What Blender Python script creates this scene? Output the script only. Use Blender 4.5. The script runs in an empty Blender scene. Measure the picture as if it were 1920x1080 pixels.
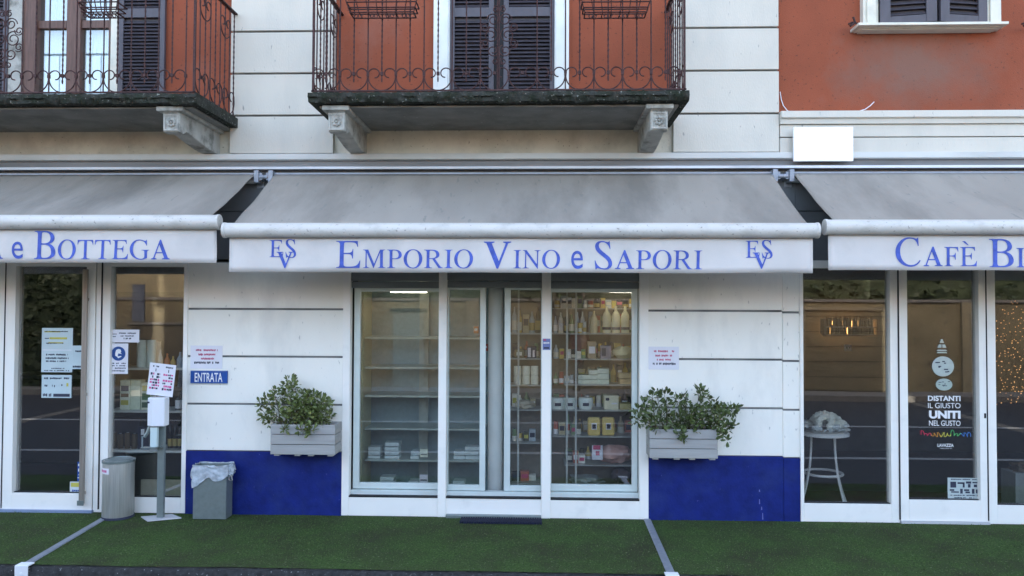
import bpy, math, random
from mathutils import Matrix, Vector, noise as mnoise
R = random.Random(7)
S = bpy.context.scene
COL = S.collection

# ------------------------------------------------------------------ camera, sky, sun, exposure
F_PX = 1450.0
CAM = Vector((0.0, -7.25, 1.95))
YAW, PITCH, ROLL = math.radians(1.95), math.radians(1.474), math.radians(0.2224)
_fw = Vector((-math.sin(YAW)*math.cos(PITCH), math.cos(YAW)*math.cos(PITCH), math.sin(PITCH)))
_rt = Vector((math.cos(YAW), math.sin(YAW), 0)); _up = _rt.cross(_fw)
RT = _rt*math.cos(ROLL) + _up*math.sin(ROLL); UP = -_rt*math.sin(ROLL) + _up*math.cos(ROLL); FW = _fw
cd = bpy.data.cameras.new('camera'); cam = bpy.data.objects.new('camera', cd); COL.objects.link(cam)
cd.sensor_width = 36; cd.lens = F_PX/1920*36; cd.clip_end = 800
cam.matrix_world = Matrix(((RT.x, UP.x, -FW.x, CAM.x), (RT.y, UP.y, -FW.y, CAM.y), (RT.z, UP.z, -FW.z, CAM.z), (0, 0, 0, 1)))
S.camera = cam

SUN_EL = math.radians(21.5)
w = bpy.data.worlds.new('World'); S.world = w; w.use_nodes = True
nt = w.node_tree; bg = nt.nodes['Background']
sky = nt.nodes.new('ShaderNodeTexSky'); sky.sky_type = 'NISHITA'; sky.sun_disc = False
sky.sun_elevation = SUN_EL; sky.sun_rotation = 0.0
sky.air_density = 0.7; sky.dust_density = 4.5; sky.ozone_density = 0.2
tint = nt.nodes.new('ShaderNodeMix'); tint.data_type = 'RGBA'; tint.blend_type = 'MULTIPLY'; tint.inputs[0].default_value = 1; tint.inputs[7].default_value = (1.07, 1.0, .91, 1)
nt.links.new(sky.outputs[0], tint.inputs[6]); nt.links.new(tint.outputs[2], bg.inputs['Color']); bg.inputs['Strength'].default_value = 0.15
sl = bpy.data.lights.new('sun', 'SUN'); sl.energy = 2.0; sl.angle = math.radians(0.5); sl.color = (1, .9, .76)
so = bpy.data.objects.new('sun', sl); COL.objects.link(so); so.location = (0, 30, 30)
_sd = Vector((0.0, math.cos(SUN_EL), math.sin(SUN_EL)))
so.rotation_euler = _sd.to_track_quat('Z', 'Y').to_euler()
vs = S.view_settings; vs.view_transform = 'Standard'; vs.look = 'None'; vs.gamma = 1; vs.exposure = 3.35
S.cycles.max_bounces = 10; S.cycles.transparent_max_bounces = 24; S.cycles.use_denoising = True

def XZ(px, py, Y):
    d = RT*((px-960)/F_PX) + UP*((540-py)/F_PX) + FW
    t = (Y-CAM.y)/d.y
    return CAM.x+d.x*t, CAM.z+d.z*t
def PX(px, Y, py=577): return XZ(px, py, Y)[0]
def PZ(py, Y, px=960): return XZ(px, py, Y)[1]
def rect(x0, y0, x1, y1, Y):
    xm, ym = (x0+x1)/2, (y0+y1)/2
    return PX(x0, Y, ym), PZ(y1, Y, xm), PX(x1, Y, ym), PZ(y0, Y, xm)   # X0,Z0,X1,Z1

# ------------------------------------------------------------------ materials
def newmat(name):
    m = bpy.data.materials.new(name); m.use_nodes = True
    return m, m.node_tree, m.node_tree.nodes['Principled BSDF']
def mat(name, col, rough=.6, metal=0, var=.12, vscale=6, bump=0, bscale=60, spec=.4, stain=None, stain_scale=2.2, stain_lo=.55, stain_hi=.75, stretch=None, specks=None, emit=0, patch=None):
    m, t, b = newmat(name); N = t.nodes.new; L = t.links.new
    tc = N('ShaderNodeTexCoord'); vec = tc.outputs['Object']
    if stretch:
        mp = N('ShaderNodeMapping'); mp.inputs['Scale'].default_value = stretch; L(vec, mp.inputs[0]); vec = mp.outputs[0]
    n1 = N('ShaderNodeTexNoise'); n1.inputs['Scale'].default_value = vscale; n1.inputs['Detail'].default_value = 8; L(vec, n1.inputs[0])
    rp = N('ShaderNodeValToRGB'); L(n1.outputs[0], rp.inputs[0])
    c = Vector(col)
    lo, hi = c*(1-var), c*(1+var)
    rp.color_ramp.elements[0].position = .3; rp.color_ramp.elements[1].position = .7
    rp.color_ramp.elements[0].color = (*lo, 1); rp.color_ramp.elements[1].color = (*hi, 1)
    out = rp.outputs[0]
    def over(src, colr, lo_, hi_, amt):
        nonlocal out
        r2 = N('ShaderNodeMapRange'); r2.inputs[1].default_value = lo_; r2.inputs[2].default_value = hi_; r2.inputs[4].default_value = amt; L(src, r2.inputs[0])
        mx = N('ShaderNodeMix'); mx.data_type = 'RGBA'; L(r2.outputs[0], mx.inputs[0]); L(out, mx.inputs[6]); mx.inputs[7].default_value = (*colr, 1); out = mx.outputs[2]
    if stain:
        n2 = N('ShaderNodeTexNoise'); n2.inputs['Scale'].default_value = stain_scale; n2.inputs['Detail'].default_value = 10; n2.inputs['Roughness'].default_value = .65; L(vec, n2.inputs[0])
        over(n2.outputs[0], stain[:3], stain_lo, stain_hi, stain[3])
    if specks:
        n3 = N('ShaderNodeTexNoise'); n3.inputs['Scale'].default_value = specks[4]; n3.inputs['Detail'].default_value = 3; L(vec, n3.inputs[0])
        over(n3.outputs[0], specks[:3], specks[5], specks[5]+.05, specks[3])
    if patch:                                               # one weathered patch with its own place on the wall
        vm = N('ShaderNodeVectorMath'); vm.operation = 'SUBTRACT'; L(vec, vm.inputs[0]); vm.inputs[1].default_value = patch[4]
        v2 = N('ShaderNodeVectorMath'); v2.operation = 'MULTIPLY'; L(vm.outputs[0], v2.inputs[0]); v2.inputs[1].default_value = (1/patch[5][0], 0, 1/patch[5][1])
        ln = N('ShaderNodeVectorMath'); ln.operation = 'LENGTH'; L(v2.outputs[0], ln.inputs[0])
        n6 = N('ShaderNodeTexNoise'); n6.inputs['Scale'].default_value = 3; n6.inputs['Detail'].default_value = 9; n6.inputs['Roughness'].default_value = .7; L(vec, n6.inputs[0])
        ad = N('ShaderNodeMath'); ad.operation = 'MULTIPLY_ADD'; L(n6.outputs[0], ad.inputs[0]); ad.inputs[1].default_value = 1.6; ad.inputs[2].default_value = -.8
        a2 = N('ShaderNodeMath'); a2.operation = 'SUBTRACT'; a2.inputs[0].default_value = 1.0; L(ln.outputs['Value'], a2.inputs[1])
        a3 = N('ShaderNodeMath'); L(a2.outputs[0], a3.inputs[0]); L(ad.outputs[0], a3.inputs[1])
        over(a3.outputs[0], patch[:3], 0.0, .8, patch[3])
    L(out, b.inputs['Base Color'])
    b.inputs['Roughness'].default_value = rough; b.inputs['Metallic'].default_value = metal; b.inputs['Specular IOR Level'].default_value = spec
    if bump:
        n4 = N('ShaderNodeTexNoise'); n4.inputs['Scale'].default_value = bscale; n4.inputs['Detail'].default_value = 6; L(vec, n4.inputs[0])
        bp = N('ShaderNodeBump'); bp.inputs['Strength'].default_value = bump; bp.inputs['Distance'].default_value = .01; L(n4.outputs[0], bp.inputs['Height']); L(bp.outputs[0], b.inputs['Normal'])
    if emit:
        L(out, b.inputs['Emission Color']); b.inputs['Emission Strength'].default_value = emit
    return m
def glass(name, f0=.07, tint=(.9, .94, .92)):
    m, t, b = newmat(name); t.nodes.remove(b); N = t.nodes.new; L = t.links.new
    lw = N('ShaderNodeLayerWeight'); lw.inputs[0].default_value = .5
    p = N('ShaderNodeMath'); p.operation = 'POWER'; L(lw.outputs['Facing'], p.inputs[0]); p.inputs[1].default_value = 5
    mr = N('ShaderNodeMapRange'); L(p.outputs[0], mr.inputs[0]); mr.inputs[3].default_value = f0; mr.inputs[4].default_value = 1
    tr = N('ShaderNodeBsdfTransparent'); tr.inputs[0].default_value = (*tint, 1)
    gl = N('ShaderNodeBsdfGlossy'); gl.inputs['Roughness'].default_value = 0.0
    n = N('ShaderNodeTexNoise'); tc = N('ShaderNodeTexCoord'); L(tc.outputs['Object'], n.inputs[0]); n.inputs['Scale'].default_value = 1.3; n.inputs['Detail'].default_value = 0
    bp = N('ShaderNodeBump'); bp.inputs['Strength'].default_value = .03; bp.inputs['Distance'].default_value = .02; L(n.outputs[0], bp.inputs['Height']); L(bp.outputs[0], gl.inputs['Normal'])
    mx = N('ShaderNodeMixShader'); L(mr.outputs[0], mx.inputs[0]); L(tr.outputs[0], mx.inputs[1]); L(gl.outputs[0], mx.inputs[2])
    L(mx.outputs[0], t.nodes['Material Output'].inputs[0])
    return m
M = {}
M['wall'] = mat('painted_render', (.59, .555, .48), .75, var=.05, vscale=3, bump=.25, bscale=90, stain=(.46, .46, .42, .55), stain_scale=1.6, stain_lo=.5, stain_hi=.72, stretch=(1, 1, .35), specks=(.2, .2, .19, .7, 30, .685))
M['wall_low'] = mat('panel_paint', (.89, .865, .79), .45, var=.03, vscale=2, bump=.1, bscale=60, stain=(.52, .52, .50, .4), stain_lo=.5, stain_hi=.75, stretch=(1, 1, .4), specks=(.3, .3, .29, .5, 34, .67))
M['beige'] = mat('beige_render', (.60, .57, .47), .8, var=.07, bump=.25, bscale=80, stain=(.33, .31, .25, .8), stain_lo=.45, stain_hi=.7, specks=(.14, .13, .10, .7, 40, .68))
M['orange'] = mat('terracotta_stucco', (.258, .066, .030), .85, var=.10, vscale=2.2, bump=.35, bscale=120, stain=(.27, .12, .085, .7), stain_scale=.9, specks=(.09, .03, .02, .75, 40, .65), patch=(.18, .125, .10, .6, (3.5, .07, 4.22), (.85, .48)))
M['blue'] = mat('blue_plinth_paint', (.008, .0195, .155), .6, spec=.2, var=.22, vscale=9, bump=.25, bscale=50, stain=(.018, .036, .165, .8), stain_scale=3, stain_lo=.48, stain_hi=.68, specks=(.10, .12, .34, .6, 26, .71))
M['stone'] = mat('weathered_stone', (.43, .425, .385), .8, var=.15, vscale=9, bump=.6, bscale=70, stain=(.13, .13, .11, .9), stain_scale=6, stain_lo=.5, stain_hi=.68)
M['moss'] = mat('mossy_concrete', (.035, .036, .03), .95, var=.5, vscale=22, bump=1, bscale=60, stain=(.012, .018, .008, .9), stain_scale=9, stain_lo=.42, stain_hi=.6, specks=(.26, .26, .23, .8, 42, .65))
M['soffit'] = mat('grey_soffit', (.22, .215, .195), .85, var=.15, vscale=5, bump=.3, bscale=60, stain=(.12, .118, .105, .8), stain_scale=3, stain_lo=.45, stain_hi=.7, specks=(.5, .5, .46, .7, 30, .69))
M['iron'] = mat('rusty_wrought_iron', (.050, .021, .020), .6, metal=.3, var=.5, vscale=40, bump=.3)
M['shutter'] = mat('shutter_paint', (.075, .068, .082), .5, var=.15, vscale=12, stretch=(1, 1, .3))
M['slat'] = mat('shutter_slat_paint', (.05, .044, .053), .5, var=.2, vscale=14)
M['brown'] = mat('brown_wood', (.12, .062, .046), .5, var=.25, vscale=8, stretch=(6, 6, .6))
M['cream'] = mat('cream_paint', (.68, .66, .56), .6, var=.08, stain=(.3, .28, .22, .5))
M['white'] = mat('white_powder_coat', (.90, .875, .82), .35, var=.02, vscale=3, stain=(.6, .6, .58, .3), stain_scale=4)
M['alu'] = mat('pale_aluminium', (.64, .71, .69), .4, metal=.15, var=.06)
M['header'] = mat('shaded_header', (.20, .225, .235), .5, var=.06)  # shade over the transom put into its grey
M['flash'] = mat('zinc_flashing', (.58, .58, .60), .5, metal=.2, var=.1, vscale=5, stain=(.2, .2, .2, .6), stretch=(.4, 1, 2))
M['dark'] = mat('dark_gap', (.012, .012, .014), .7, var=.2)
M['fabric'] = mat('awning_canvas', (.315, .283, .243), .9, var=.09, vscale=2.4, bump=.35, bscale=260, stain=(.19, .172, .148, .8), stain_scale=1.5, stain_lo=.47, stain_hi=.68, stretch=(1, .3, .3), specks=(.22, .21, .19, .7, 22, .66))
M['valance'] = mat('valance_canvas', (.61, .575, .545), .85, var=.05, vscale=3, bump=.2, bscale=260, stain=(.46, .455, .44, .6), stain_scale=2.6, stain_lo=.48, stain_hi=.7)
M['bar'] = mat('awning_bar_white', (.57, .55, .51), .4, var=.04, stain=(.36, .35, .31, .7), stain_scale=7, stain_lo=.5, stain_hi=.72, stretch=(.6, 1, 1), specks=(.2, .19, .17, .7, 60, .65))
M['steel'] = mat('brushed_steel', (.46, .46, .43), .46, metal=.55, var=.16, vscale=12, stretch=(7, 7, .25))
M['steel2'] = mat('galvanised_steel', (.22, .26, .255), .45, metal=.5, var=.07, vscale=30, stain=(.16, .19, .185, .5), stain_scale=9)
M['letter'] = mat('blue_lettering', (.058, .10, .42), .7, var=.25, vscale=25)
M['turf'] = mat('green_turf', (.064, .108, .031), .95, var=.45, vscale=70, bump=1, bscale=300, spec=.12, stain=(.055, .060, .030, .95), stain_scale=1.7, stain_lo=.42, stain_hi=.64, specks=(.26, .29, .17, .8, 60, .645))
M['strip'] = mat('grey_strip_metal', (.27, .29, .33), .5, metal=.3, var=.12, vscale=20)
M['kerb'] = mat('dark_kerb_stone', (.03, .030, .030), .9, var=.5, vscale=26, bump=1, bscale=70, specks=(.35, .35, .34, .8, 55, .66))
M['asphalt'] = mat('asphalt', (.036, .037, .041), .9, var=.25, vscale=30, bump=.5, bscale=200)
M['pave'] = mat('pavement_concrete', (.15, .145, .135), .9, var=.15, vscale=8)
M['earth'] = mat('ground_earth', (.16, .15, .12), .95, var=.25, vscale=1.5)
M['roadpaint'] = mat('road_paint', (.30, .30, .29), .8, var=.1)
M['planter'] = mat('grey_planter_boards', (.36, .355, .34), .6, var=.1, vscale=4, bump=.25, bscale=40, stretch=(.6, 4, 7))
M['soil'] = mat('soil', (.05, .035, .025), .95, var=.3, vscale=40)
M['stem'] = mat('plant_stem', (.10, .085, .05), .8, var=.3, vscale=30)
M['leaf'] = mat('jade_leaf', (.12, .155, .045), .4, var=.6, vscale=28, stain=(.34, .29, .09, .9), stain_scale=14, stain_lo=.56, stain_hi=.70)
M['leaf2'] = mat('dark_jade_leaf', (.085, .115, .036), .4, var=.6, vscale=28, stain=(.10, .10, .05, .7), stain_scale=16, stain_lo=.64, stain_hi=.76)
M['mat'] = mat('blue_doormat', (.014, .018, .045), .95, var=.6, vscale=60, bump=1, bscale=200)
M['paper'] = mat('white_paper', (.74, .73, .78), .7, var=.03)
M['paper_blue'] = mat('pale_blue_paper', (.52, .62, .64), .7, var=.05)
M['ink'] = mat('dark_ink', (.035, .04, .07), .7)
M['red'] = mat('red_ink', (.50, .08, .16), .7)
M['pink'] = mat('pink_ink', (.62, .10, .28), .7)
M['yellow'] = mat('yellow_ink', (.55, .50, .10), .7)
M['signblue'] = mat('sign_blue', (.012, .075, .32), .4, var=.15)
M['mandblue'] = mat('sign_navy', (.015, .07, .26), .4)
M['signwhite'] = mat('sign_white', (.80, .81, .82), .4, var=.02)
M['plastic'] = mat('white_plastic', (.76, .78, .82), .3, var=.02)
M['bag'] = mat('grey_plastic_bag', (.42, .46, .50), .25, var=.25, vscale=20, bump=.4, bscale=40)
M['clearbottle'] = mat('pale_plastic_bottle', (.55, .66, .66), .2, var=.05)
M['blank'] = mat('blank_panel_white', (.93, .93, .93), .5, var=.0)
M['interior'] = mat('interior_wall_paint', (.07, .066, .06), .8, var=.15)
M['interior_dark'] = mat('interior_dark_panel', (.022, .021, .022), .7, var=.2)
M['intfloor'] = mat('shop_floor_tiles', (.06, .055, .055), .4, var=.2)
M['redfloor'] = mat('red_mat', (.075, .015, .018), .9, var=.2)
M['shelf'] = mat('pale_shelf', (.48, .50, .46), .4, var=.08)
M['glass'] = glass('shop_glass', .16, (.975, .985, .98))
M['glass_dark'] = glass('tinted_shop_glass', .19, (.93, .94, .94))
M['glass_up'] = glass('window_glass', .16)
M['reflected_sky_sheet'] = mat('sky_reflection_sheet', (.74, .80, .88), .9, var=.06, vscale=3, stretch=(3, 1, .2))  # pale blue stands in for sky reflected in the panes
M['oppwall'] = mat('opposite_wall_render', (.19, .162, .10), .9, var=.15, vscale=1.5, stain=(.09, .077, .05, .7), stain_scale=.8, stain_lo=.45, stain_hi=.7, specks=(.1, .09, .07, .7, 5, .62))
M['oppdoor'] = mat('grey_green_gate', (.17, .19, .17), .6)
M['bark'] = mat('bark', (.08, .065, .05), .9, var=.3, vscale=20, bump=.6)
M['hedge'] = mat('hedge_leaf', (.03, .045, .02), .6, var=.4, vscale=12)
M['tile'] = mat('roof_tiles', (.30, .13, .08), .9, var=.25, vscale=12)
def plain(name, col, rough=.5, **k): 
    if name not in M: M[name] = mat(name, col, rough, **{**dict(var=.08, vscale=25), **k})
    return M[name]

# ------------------------------------------------------------------ mesh helpers
class MB:
    def __init__(s): s.v = []; s.f = []
    def quad(s, a, b, c, d):
        n = len(s.v); s.v += [tuple(a), tuple(b), tuple(c), tuple(d)]; s.f.append((n, n+1, n+2, n+3)); return s
    def box(s, x0, y0, z0, x1, y1, z1):
        if x0 > x1: x0, x1 = x1, x0
        if y0 > y1: y0, y1 = y1, y0
        if z0 > z1: z0, z1 = z1, z0
        n = len(s.v)
        s.v += [(x0, y0, z0), (x1, y0, z0), (x1, y1, z0), (x0, y1, z0), (x0, y0, z1), (x1, y0, z1), (x1, y1, z1), (x0, y1, z1)]
        s.f += [tuple(n+i for i in q) for q in ((0, 3, 2, 1), (4, 5, 6, 7), (0, 1, 5, 4), (1, 2, 6, 5), (2, 3, 7, 6), (3, 0, 4, 7))]
        return s
    def bpx(s, x0, y0, x1, y1, Ya, Yb):                     # box with front face at Ya seen at those photo coordinates
        X0, Z0, X1, Z1 = rect(x0, y0, x1, y1, Ya); return s.box(X0, Ya, Z0, X1, Yb, Z1)
    def prism(s, poly, axis, a, b):                         # poly of 2D points extruded along axis
        n = len(s.v); k = len(poly)
        for t in (a, b):
            for (u, v) in poly:
                s.v.append((t, u, v) if axis == 'x' else (u, t, v) if axis == 'y' else (u, v, t))
        s.f.append(tuple(range(n, n+k))); s.f.append(tuple(range(n+2*k-1, n+k-1, -1)))
        for i in range(k): s.f.append((n+i, n+k+i, n+k+(i+1) % k, n+(i+1) % k))
        return s
    def tube(s, pts, r, seg=6, cap=True):
        pts = [Vector(p) for p in pts]; n = len(s.v); k = len(pts)
        rs = r if isinstance(r, (list, tuple)) else [r]*k
        prev = None
        for i, p in enumerate(pts):
            d = (pts[min(i+1, k-1)]-pts[max(i-1, 0)]).normalized()
            if prev is None: a = d.orthogonal().normalized()
            else: a = (prev-d*prev.dot(d)); a = a.normalized() if a.length > 1e-6 else d.orthogonal().normalized()
            prev = a; b = d.cross(a)
            for j in range(seg):
                an = 2*math.pi*j/seg; s.v.append(tuple(p+(a*math.cos(an)+b*math.sin(an))*rs[i]))
        for i in range(k-1):
            for j in range(seg):
                s.f.append((n+i*seg+j, n+i*seg+(j+1) % seg, n+(i+1)*seg+(j+1) % seg, n+(i+1)*seg+j))
        if cap:
            s.f.append(tuple(n+j for j in range(seg-1, -1, -1))); s.f.append(tuple(n+(k-1)*seg+j for j in range(seg)))
        return s
    def lathe(s, prof, cx, cy, seg=20, sx=1, sy=1):         # prof: (radius, z)
        n = len(s.v); k = len(prof)
        for (r, z) in prof:
            for j in range(seg):
                an = 2*math.pi*j/seg; s.v.append((cx+r*sx*math.cos(an), cy+r*sy*math.sin(an), z))
        for i in range(k-1):
            for j in range(seg): s.f.append((n+i*seg+j, n+i*seg+(j+1) % seg, n+(i+1)*seg+(j+1) % seg, n+(i+1)*seg+j))
        s.f.append(tuple(n+j for j in range(seg-1, -1, -1))); s.f.append(tuple(n+(k-1)*seg+j for j in range(seg)))
        return s
    def blob(s, c, rx, ry, rz, nu=14, nv=9, rough=.0, seed=0):
        n = len(s.v)
        for i in range(nv+1):
            th = math.pi*i/nv
            for j in range(nu):
                ph = 2*math.pi*j/nu
                p = Vector((math.sin(th)*math.cos(ph), math.sin(th)*math.sin(ph), math.cos(th)))
                k = 1+rough*mnoise.noise(p*2.2+Vector((seed*3.1, 0, seed)))
                s.v.append((c[0]+rx*p.x*k, c[1]+ry*p.y*k, c[2]+rz*p.z*k))
        for i in range(nv):
            for j in range(nu): s.f.append((n+i*nu+j, n+(i+1)*nu+j, n+(i+1)*nu+(j+1) % nu, n+i*nu+(j+1) % nu))
        return s
    def build(s, name, m, parent=None, bevel=0, smooth=False):
        me = bpy.data.meshes.new(name); me.from_pydata(s.v, [], s.f); me.materials.append(M[m] if isinstance(m, str) else m); me.update()
        o = bpy.data.objects.new(name, me); COL.objects.link(o)
        if parent:
            o.parent = parent
            q = Vector(); p = parent
            while p: q += p.location; p = p.parent
            me.transform(Matrix.Translation(-q))
        else:
            xs = [v[0] for v in s.v]; ys = [v[1] for v in s.v]; zs = [v[2] for v in s.v]
            c = Vector(((min(xs)+max(xs))/2, (min(ys)+max(ys))/2, min(zs))); me.transform(Matrix.Translation(-c)); o.location = c
        if bevel:
            b = o.modifiers.new('bevel', 'BEVEL'); b.width = bevel; b.segments = 2; b.limit_method = 'ANGLE'
        if smooth:
            for p in me.polygons: p.use_smooth = True
            try: me.set_sharp_from_angle(angle=math.radians(40))
            except Exception: pass
        return o
def tag(o, label=None, cat=None, group=None, kind=None):
    if label: o['label'] = label
    if cat: o['category'] = cat
    if group: o['group'] = group
    if kind: o['kind'] = kind
    return o
def thing(name, label, cat, loc=(0, 0, 0), group=None):
    o = bpy.data.objects.new(name, None); COL.objects.link(o); o.location = loc; o.empty_display_size = .1
    return tag(o, label, cat, group)
def copy_tree(o, parent=None, dx=(0, 0, 0)):
    c = o.copy(); COL.objects.link(c); c.parent = parent
    if parent is None: c.location = Vector(o.location)+Vector(dx)
    for ch in list(o.children): copy_tree(ch, c)
    return c

# ------------------------------------------------------------------ lettering
def textmesh(body, shear=0.0, bold=0.0):
    c = bpy.data.curves.new('t', 'FONT'); c.body = body; c.size = 1; c.shear = shear; c.offset = bold; c.resolution_u = 6
    o = bpy.data.objects.new('t', c); COL.objects.link(o); dg = bpy.context.evaluated_depsgraph_get(); dg.update()
    me = bpy.data.meshes.new_from_object(o.evaluated_get(dg))
    v = [(p.co.x, p.co.y) for p in me.vertices]; f = [tuple(p.vertices) for p in me.polygons]
    bpy.data.objects.remove(o); bpy.data.curves.remove(c); bpy.data.meshes.remove(me)
    return v, f
_gl = {}
def glyph(ch):
    if ch in _gl: return _gl[ch]
    if ch == 'V':
        v = [(0, 1), (.40, 1), (.40, .965), (.30, .93), (.565, .26), (.82, .93), (.72, .965), (.72, 1), (1.02, 1), (1.02, .965), (.91, .93), (.54, -.02), (.48, -.02), (.10, .93), (0, .965)]
        g = (v, [tuple(range(len(v)-1, -1, -1))])
    elif ch == 'A':
        a = [(0, 0), (.30, 0), (.30, .035), (.185, .075), (.445, .76), (.48, 1.02), (.115, .075), (0, .035)]
        b = [(.48, 1.02), (.445, .76), (.70, .075), (.58, .035), (.58, 0), (1, 0), (1, .035), (.90, .075), (.54, 1.02)]
        c = [(.274, .31), (.613, .31), (.59, .37), (.297, .37)]
        g = (a+b+c, [tuple(range(8)), tuple(range(8, 17)), tuple(range(17, 21))])
    else:
        if ch == 'e': v, f = textmesh('e')
        elif ch == 'È': v, f = textmesh(chr(0x1D438), -.25)
        else: v, f = textmesh(chr(0x1D434+ord(ch)-65), -.25)
        x0 = min(p[0] for p in v)
        k = _gl['_cap']
        v = [((p[0]-x0)/k, p[1]/k) for p in v]
        if ch == 'È':
            n = len(v); v += [(.10, 1.30), (.26, 1.30), (.46, 1.09), (.40, 1.09)]; f = f+[(n+3, n+2, n+1, n)]
        g = (v, f)
    _gl[ch] = g; return g
_v, _f = textmesh(chr(0x1D438), -.25); _gl['_cap'] = max(p[1] for p in _v)-min(p[1] for p in _v)
def serif_word(word, small=.68, gap=.09):                   # first letter full height, the others as small capitals
    V, Fc, x = [], [], 0
    for i, ch in enumerate(word):
        v, f = glyph(ch); k = 1 if (i == 0) else small
        if ch == 'e': k = 1
        wd = max(p[0] for p in v); n = len(V)
        V += [(x+p[0]*k, p[1]*k) for p in v]; Fc += [tuple(n+j for j in q) for q in f]
        x += (wd+gap)*k
    return V, Fc
def place_text(vf, x0, x1, z0, h, Y, mb, deform=None, ybase=0):  # fit to X range; unit height -> h
    V, Fc = vf; a = min(p[0] for p in V); b = max(p[0] for p in V); n = len(mb.v)
    for (u, v) in V:
        X = x0+(u-a)/(b-a)*(x1-x0); Z = z0+v*h
        mb.v.append((X, Y+(deform(X, Z) if deform else 0), Z))
    mb.f += [tuple(n+j for j in q) for q in Fc]
def sans_px(mb, body, x0, y0, x1, y1, Y, bold=0.0):
    v, f = textmesh(body, 0, bold); X0, Z0, X1, Z1 = rect(x0, y0, x1, y1, Y)
    a = min(p[1] for p in v); b = max(p[1] for p in v)
    place_text(([(p[0], (p[1]-a)/(b-a)) for p in v], f), X0, X1, Z0, Z1-Z0, Y, mb)

# ================================================================== SETTING
g = MB(); g.quad((-300, -300, -.145), (300, -300, -.145), (300, 300, -.145), (-300, 300, -.145)); tag(g.build('ground', 'earth'), kind='structure')
g = MB(); g.quad((-80, -10.4, -.13), (80, -10.4, -.13), (80, -1.62, -.13), (-80, -1.62, -.13)); tag(g.build('road', 'asphalt'), kind='structure')
g = MB()
for yy in (-6.6, -3.65): g.quad((-60, yy-.07, -.126), (60, yy-.07, -.126), (60, yy+.07, -.126), (-60, yy+.07, -.126))
tag(g.build('road_markings', 'roadpaint'), kind='structure')
g = MB(); g.box(-30, -1.46, -.14, 30, .35, -.012); tag(g.build('pavement', 'pave'), kind='structure')
g = MB(); g.box(-40, -11.4, -.14, 40, -10.4, 0); tag(g.build('far_pavement', 'pave'), kind='structure')
# kerb: rough stone edge
g = MB(); nx = 420; prof = [(-1.475, -.004), (-1.51, -.012), (-1.535, -.04), (-1.545, -.09), (-1.62, -.125), (-1.64, -.135)]
for i in range(nx+1):
    X = -7+14*i/nx
    for k, (y, z) in enumerate(prof):
        d = .012*mnoise.noise(Vector((X*6, k*1.3, 2)))+.008*mnoise.noise(Vector((X*25, k*2.3, 5))); g.v.append((X, y+d, z+d*.6-(.006 if k == 0 else 0)))
for i in range(nx):
    for k in range(len(prof)-1): a = i*len(prof)+k; g.f.append((a, a+1, a+len(prof)+1, a+len(prof)))
tag(g.build('kerb', 'kerb', smooth=True), kind='structure')

# turf sheet laid on the pavement, with a slightly wavy front edge
g = MB(); nx, ny = 240, 14
for i in range(nx+1):
    X = -7+14*i/nx
    for j in range(ny+1):
        Y = -1.485-.012*mnoise.noise(Vector((X*.8, 1, 0)))-.006*mnoise.noise(Vector((X*7, 1, 0)))+(1.485-.02)*j/ny
        g.v.append((X, Y, .004*mnoise.noise(Vector((X*1.5, Y*2, 0)))))
for i in range(nx):
    for j in range(ny): a = i*(ny+1)+j; g.f.append((a, a+ny+1, a+ny+2, a+1))
turf = g.build('turf_carpet', 'turf', smooth=True); tag(turf, 'worn green artificial turf carpet covering the pavement before the shops', 'carpet')
# short fibres standing on the turf: one uncountable mass
g = MB(); rr = random.Random(3)
for i in range(26000):
    X = rr.uniform(-5.4, 5.2); Y = rr.uniform(-1.485, -.03); a = rr.uniform(0, 6.28); h = rr.uniform(.006, .016); wv = .003
    dx, dy = math.cos(a)*wv, math.sin(a)*wv; lx, ly = rr.uniform(-.008, .008), rr.uniform(-.008, .008)
    n = len(g.v); g.v += [(X-dx, Y-dy, .0), (X+dx, Y+dy, .0), (X+lx, Y+ly, h)]; g.f.append((n, n+1, n+2))
tag(g.build('turf_fibres', mat('turf_blade', (.08, .125, .04), .9, var=.7, vscale=60, spec=.1)), kind='stuff')

# ================================================================== BUILDING
TOP = 8.6  # unseen upper height, raised to shade the far side of the street
B = thing('shop_building', 'white and terracotta building with three glazed ground floor shopfronts', 'building', (0, 0, 0))
GR_LOW = [.02, .585, 1.03, 1.48, 1.93, 2.38, 2.83, 3.22]
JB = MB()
def blocks(mb, X0, X1, zs, Ya=0, Yb=.22, gap=.019):
    for a, b in zip(zs[:-1], zs[1:]):
        mb.box(X0, Ya, a+gap/2, X1, Yb, b-gap/2)
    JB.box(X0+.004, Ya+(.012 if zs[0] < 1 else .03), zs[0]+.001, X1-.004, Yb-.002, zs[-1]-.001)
XL0, XL1 = -3.345, -1.835; XR0, XR1 = 1.02, 2.425
XU0, XU1, XV0, XV1 = -2.95, -1.955, 1.26, 2.24
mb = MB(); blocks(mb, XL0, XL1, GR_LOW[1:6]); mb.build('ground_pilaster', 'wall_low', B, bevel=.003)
XRs = PX(1468, 0, 760)
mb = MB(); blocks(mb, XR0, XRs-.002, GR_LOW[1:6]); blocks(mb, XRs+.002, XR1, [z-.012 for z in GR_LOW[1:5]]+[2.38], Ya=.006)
mb.build('ground_pilaster', 'wall_low', B, bevel=.003)
mb = MB(); mb.box(XL0, -.006, -.01, XL1, .2, .585); mb.build('plinth', 'blue', B, bevel=.004)
mb = MB(); mb.box(XR0, -.006, -.01, XRs, .2, .588); mb.box(XRs+.003, .002, -.01, XR1, .2, .572); mb.build('plinth', 'blue', B, bevel=.004)
mb = MB()
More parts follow.
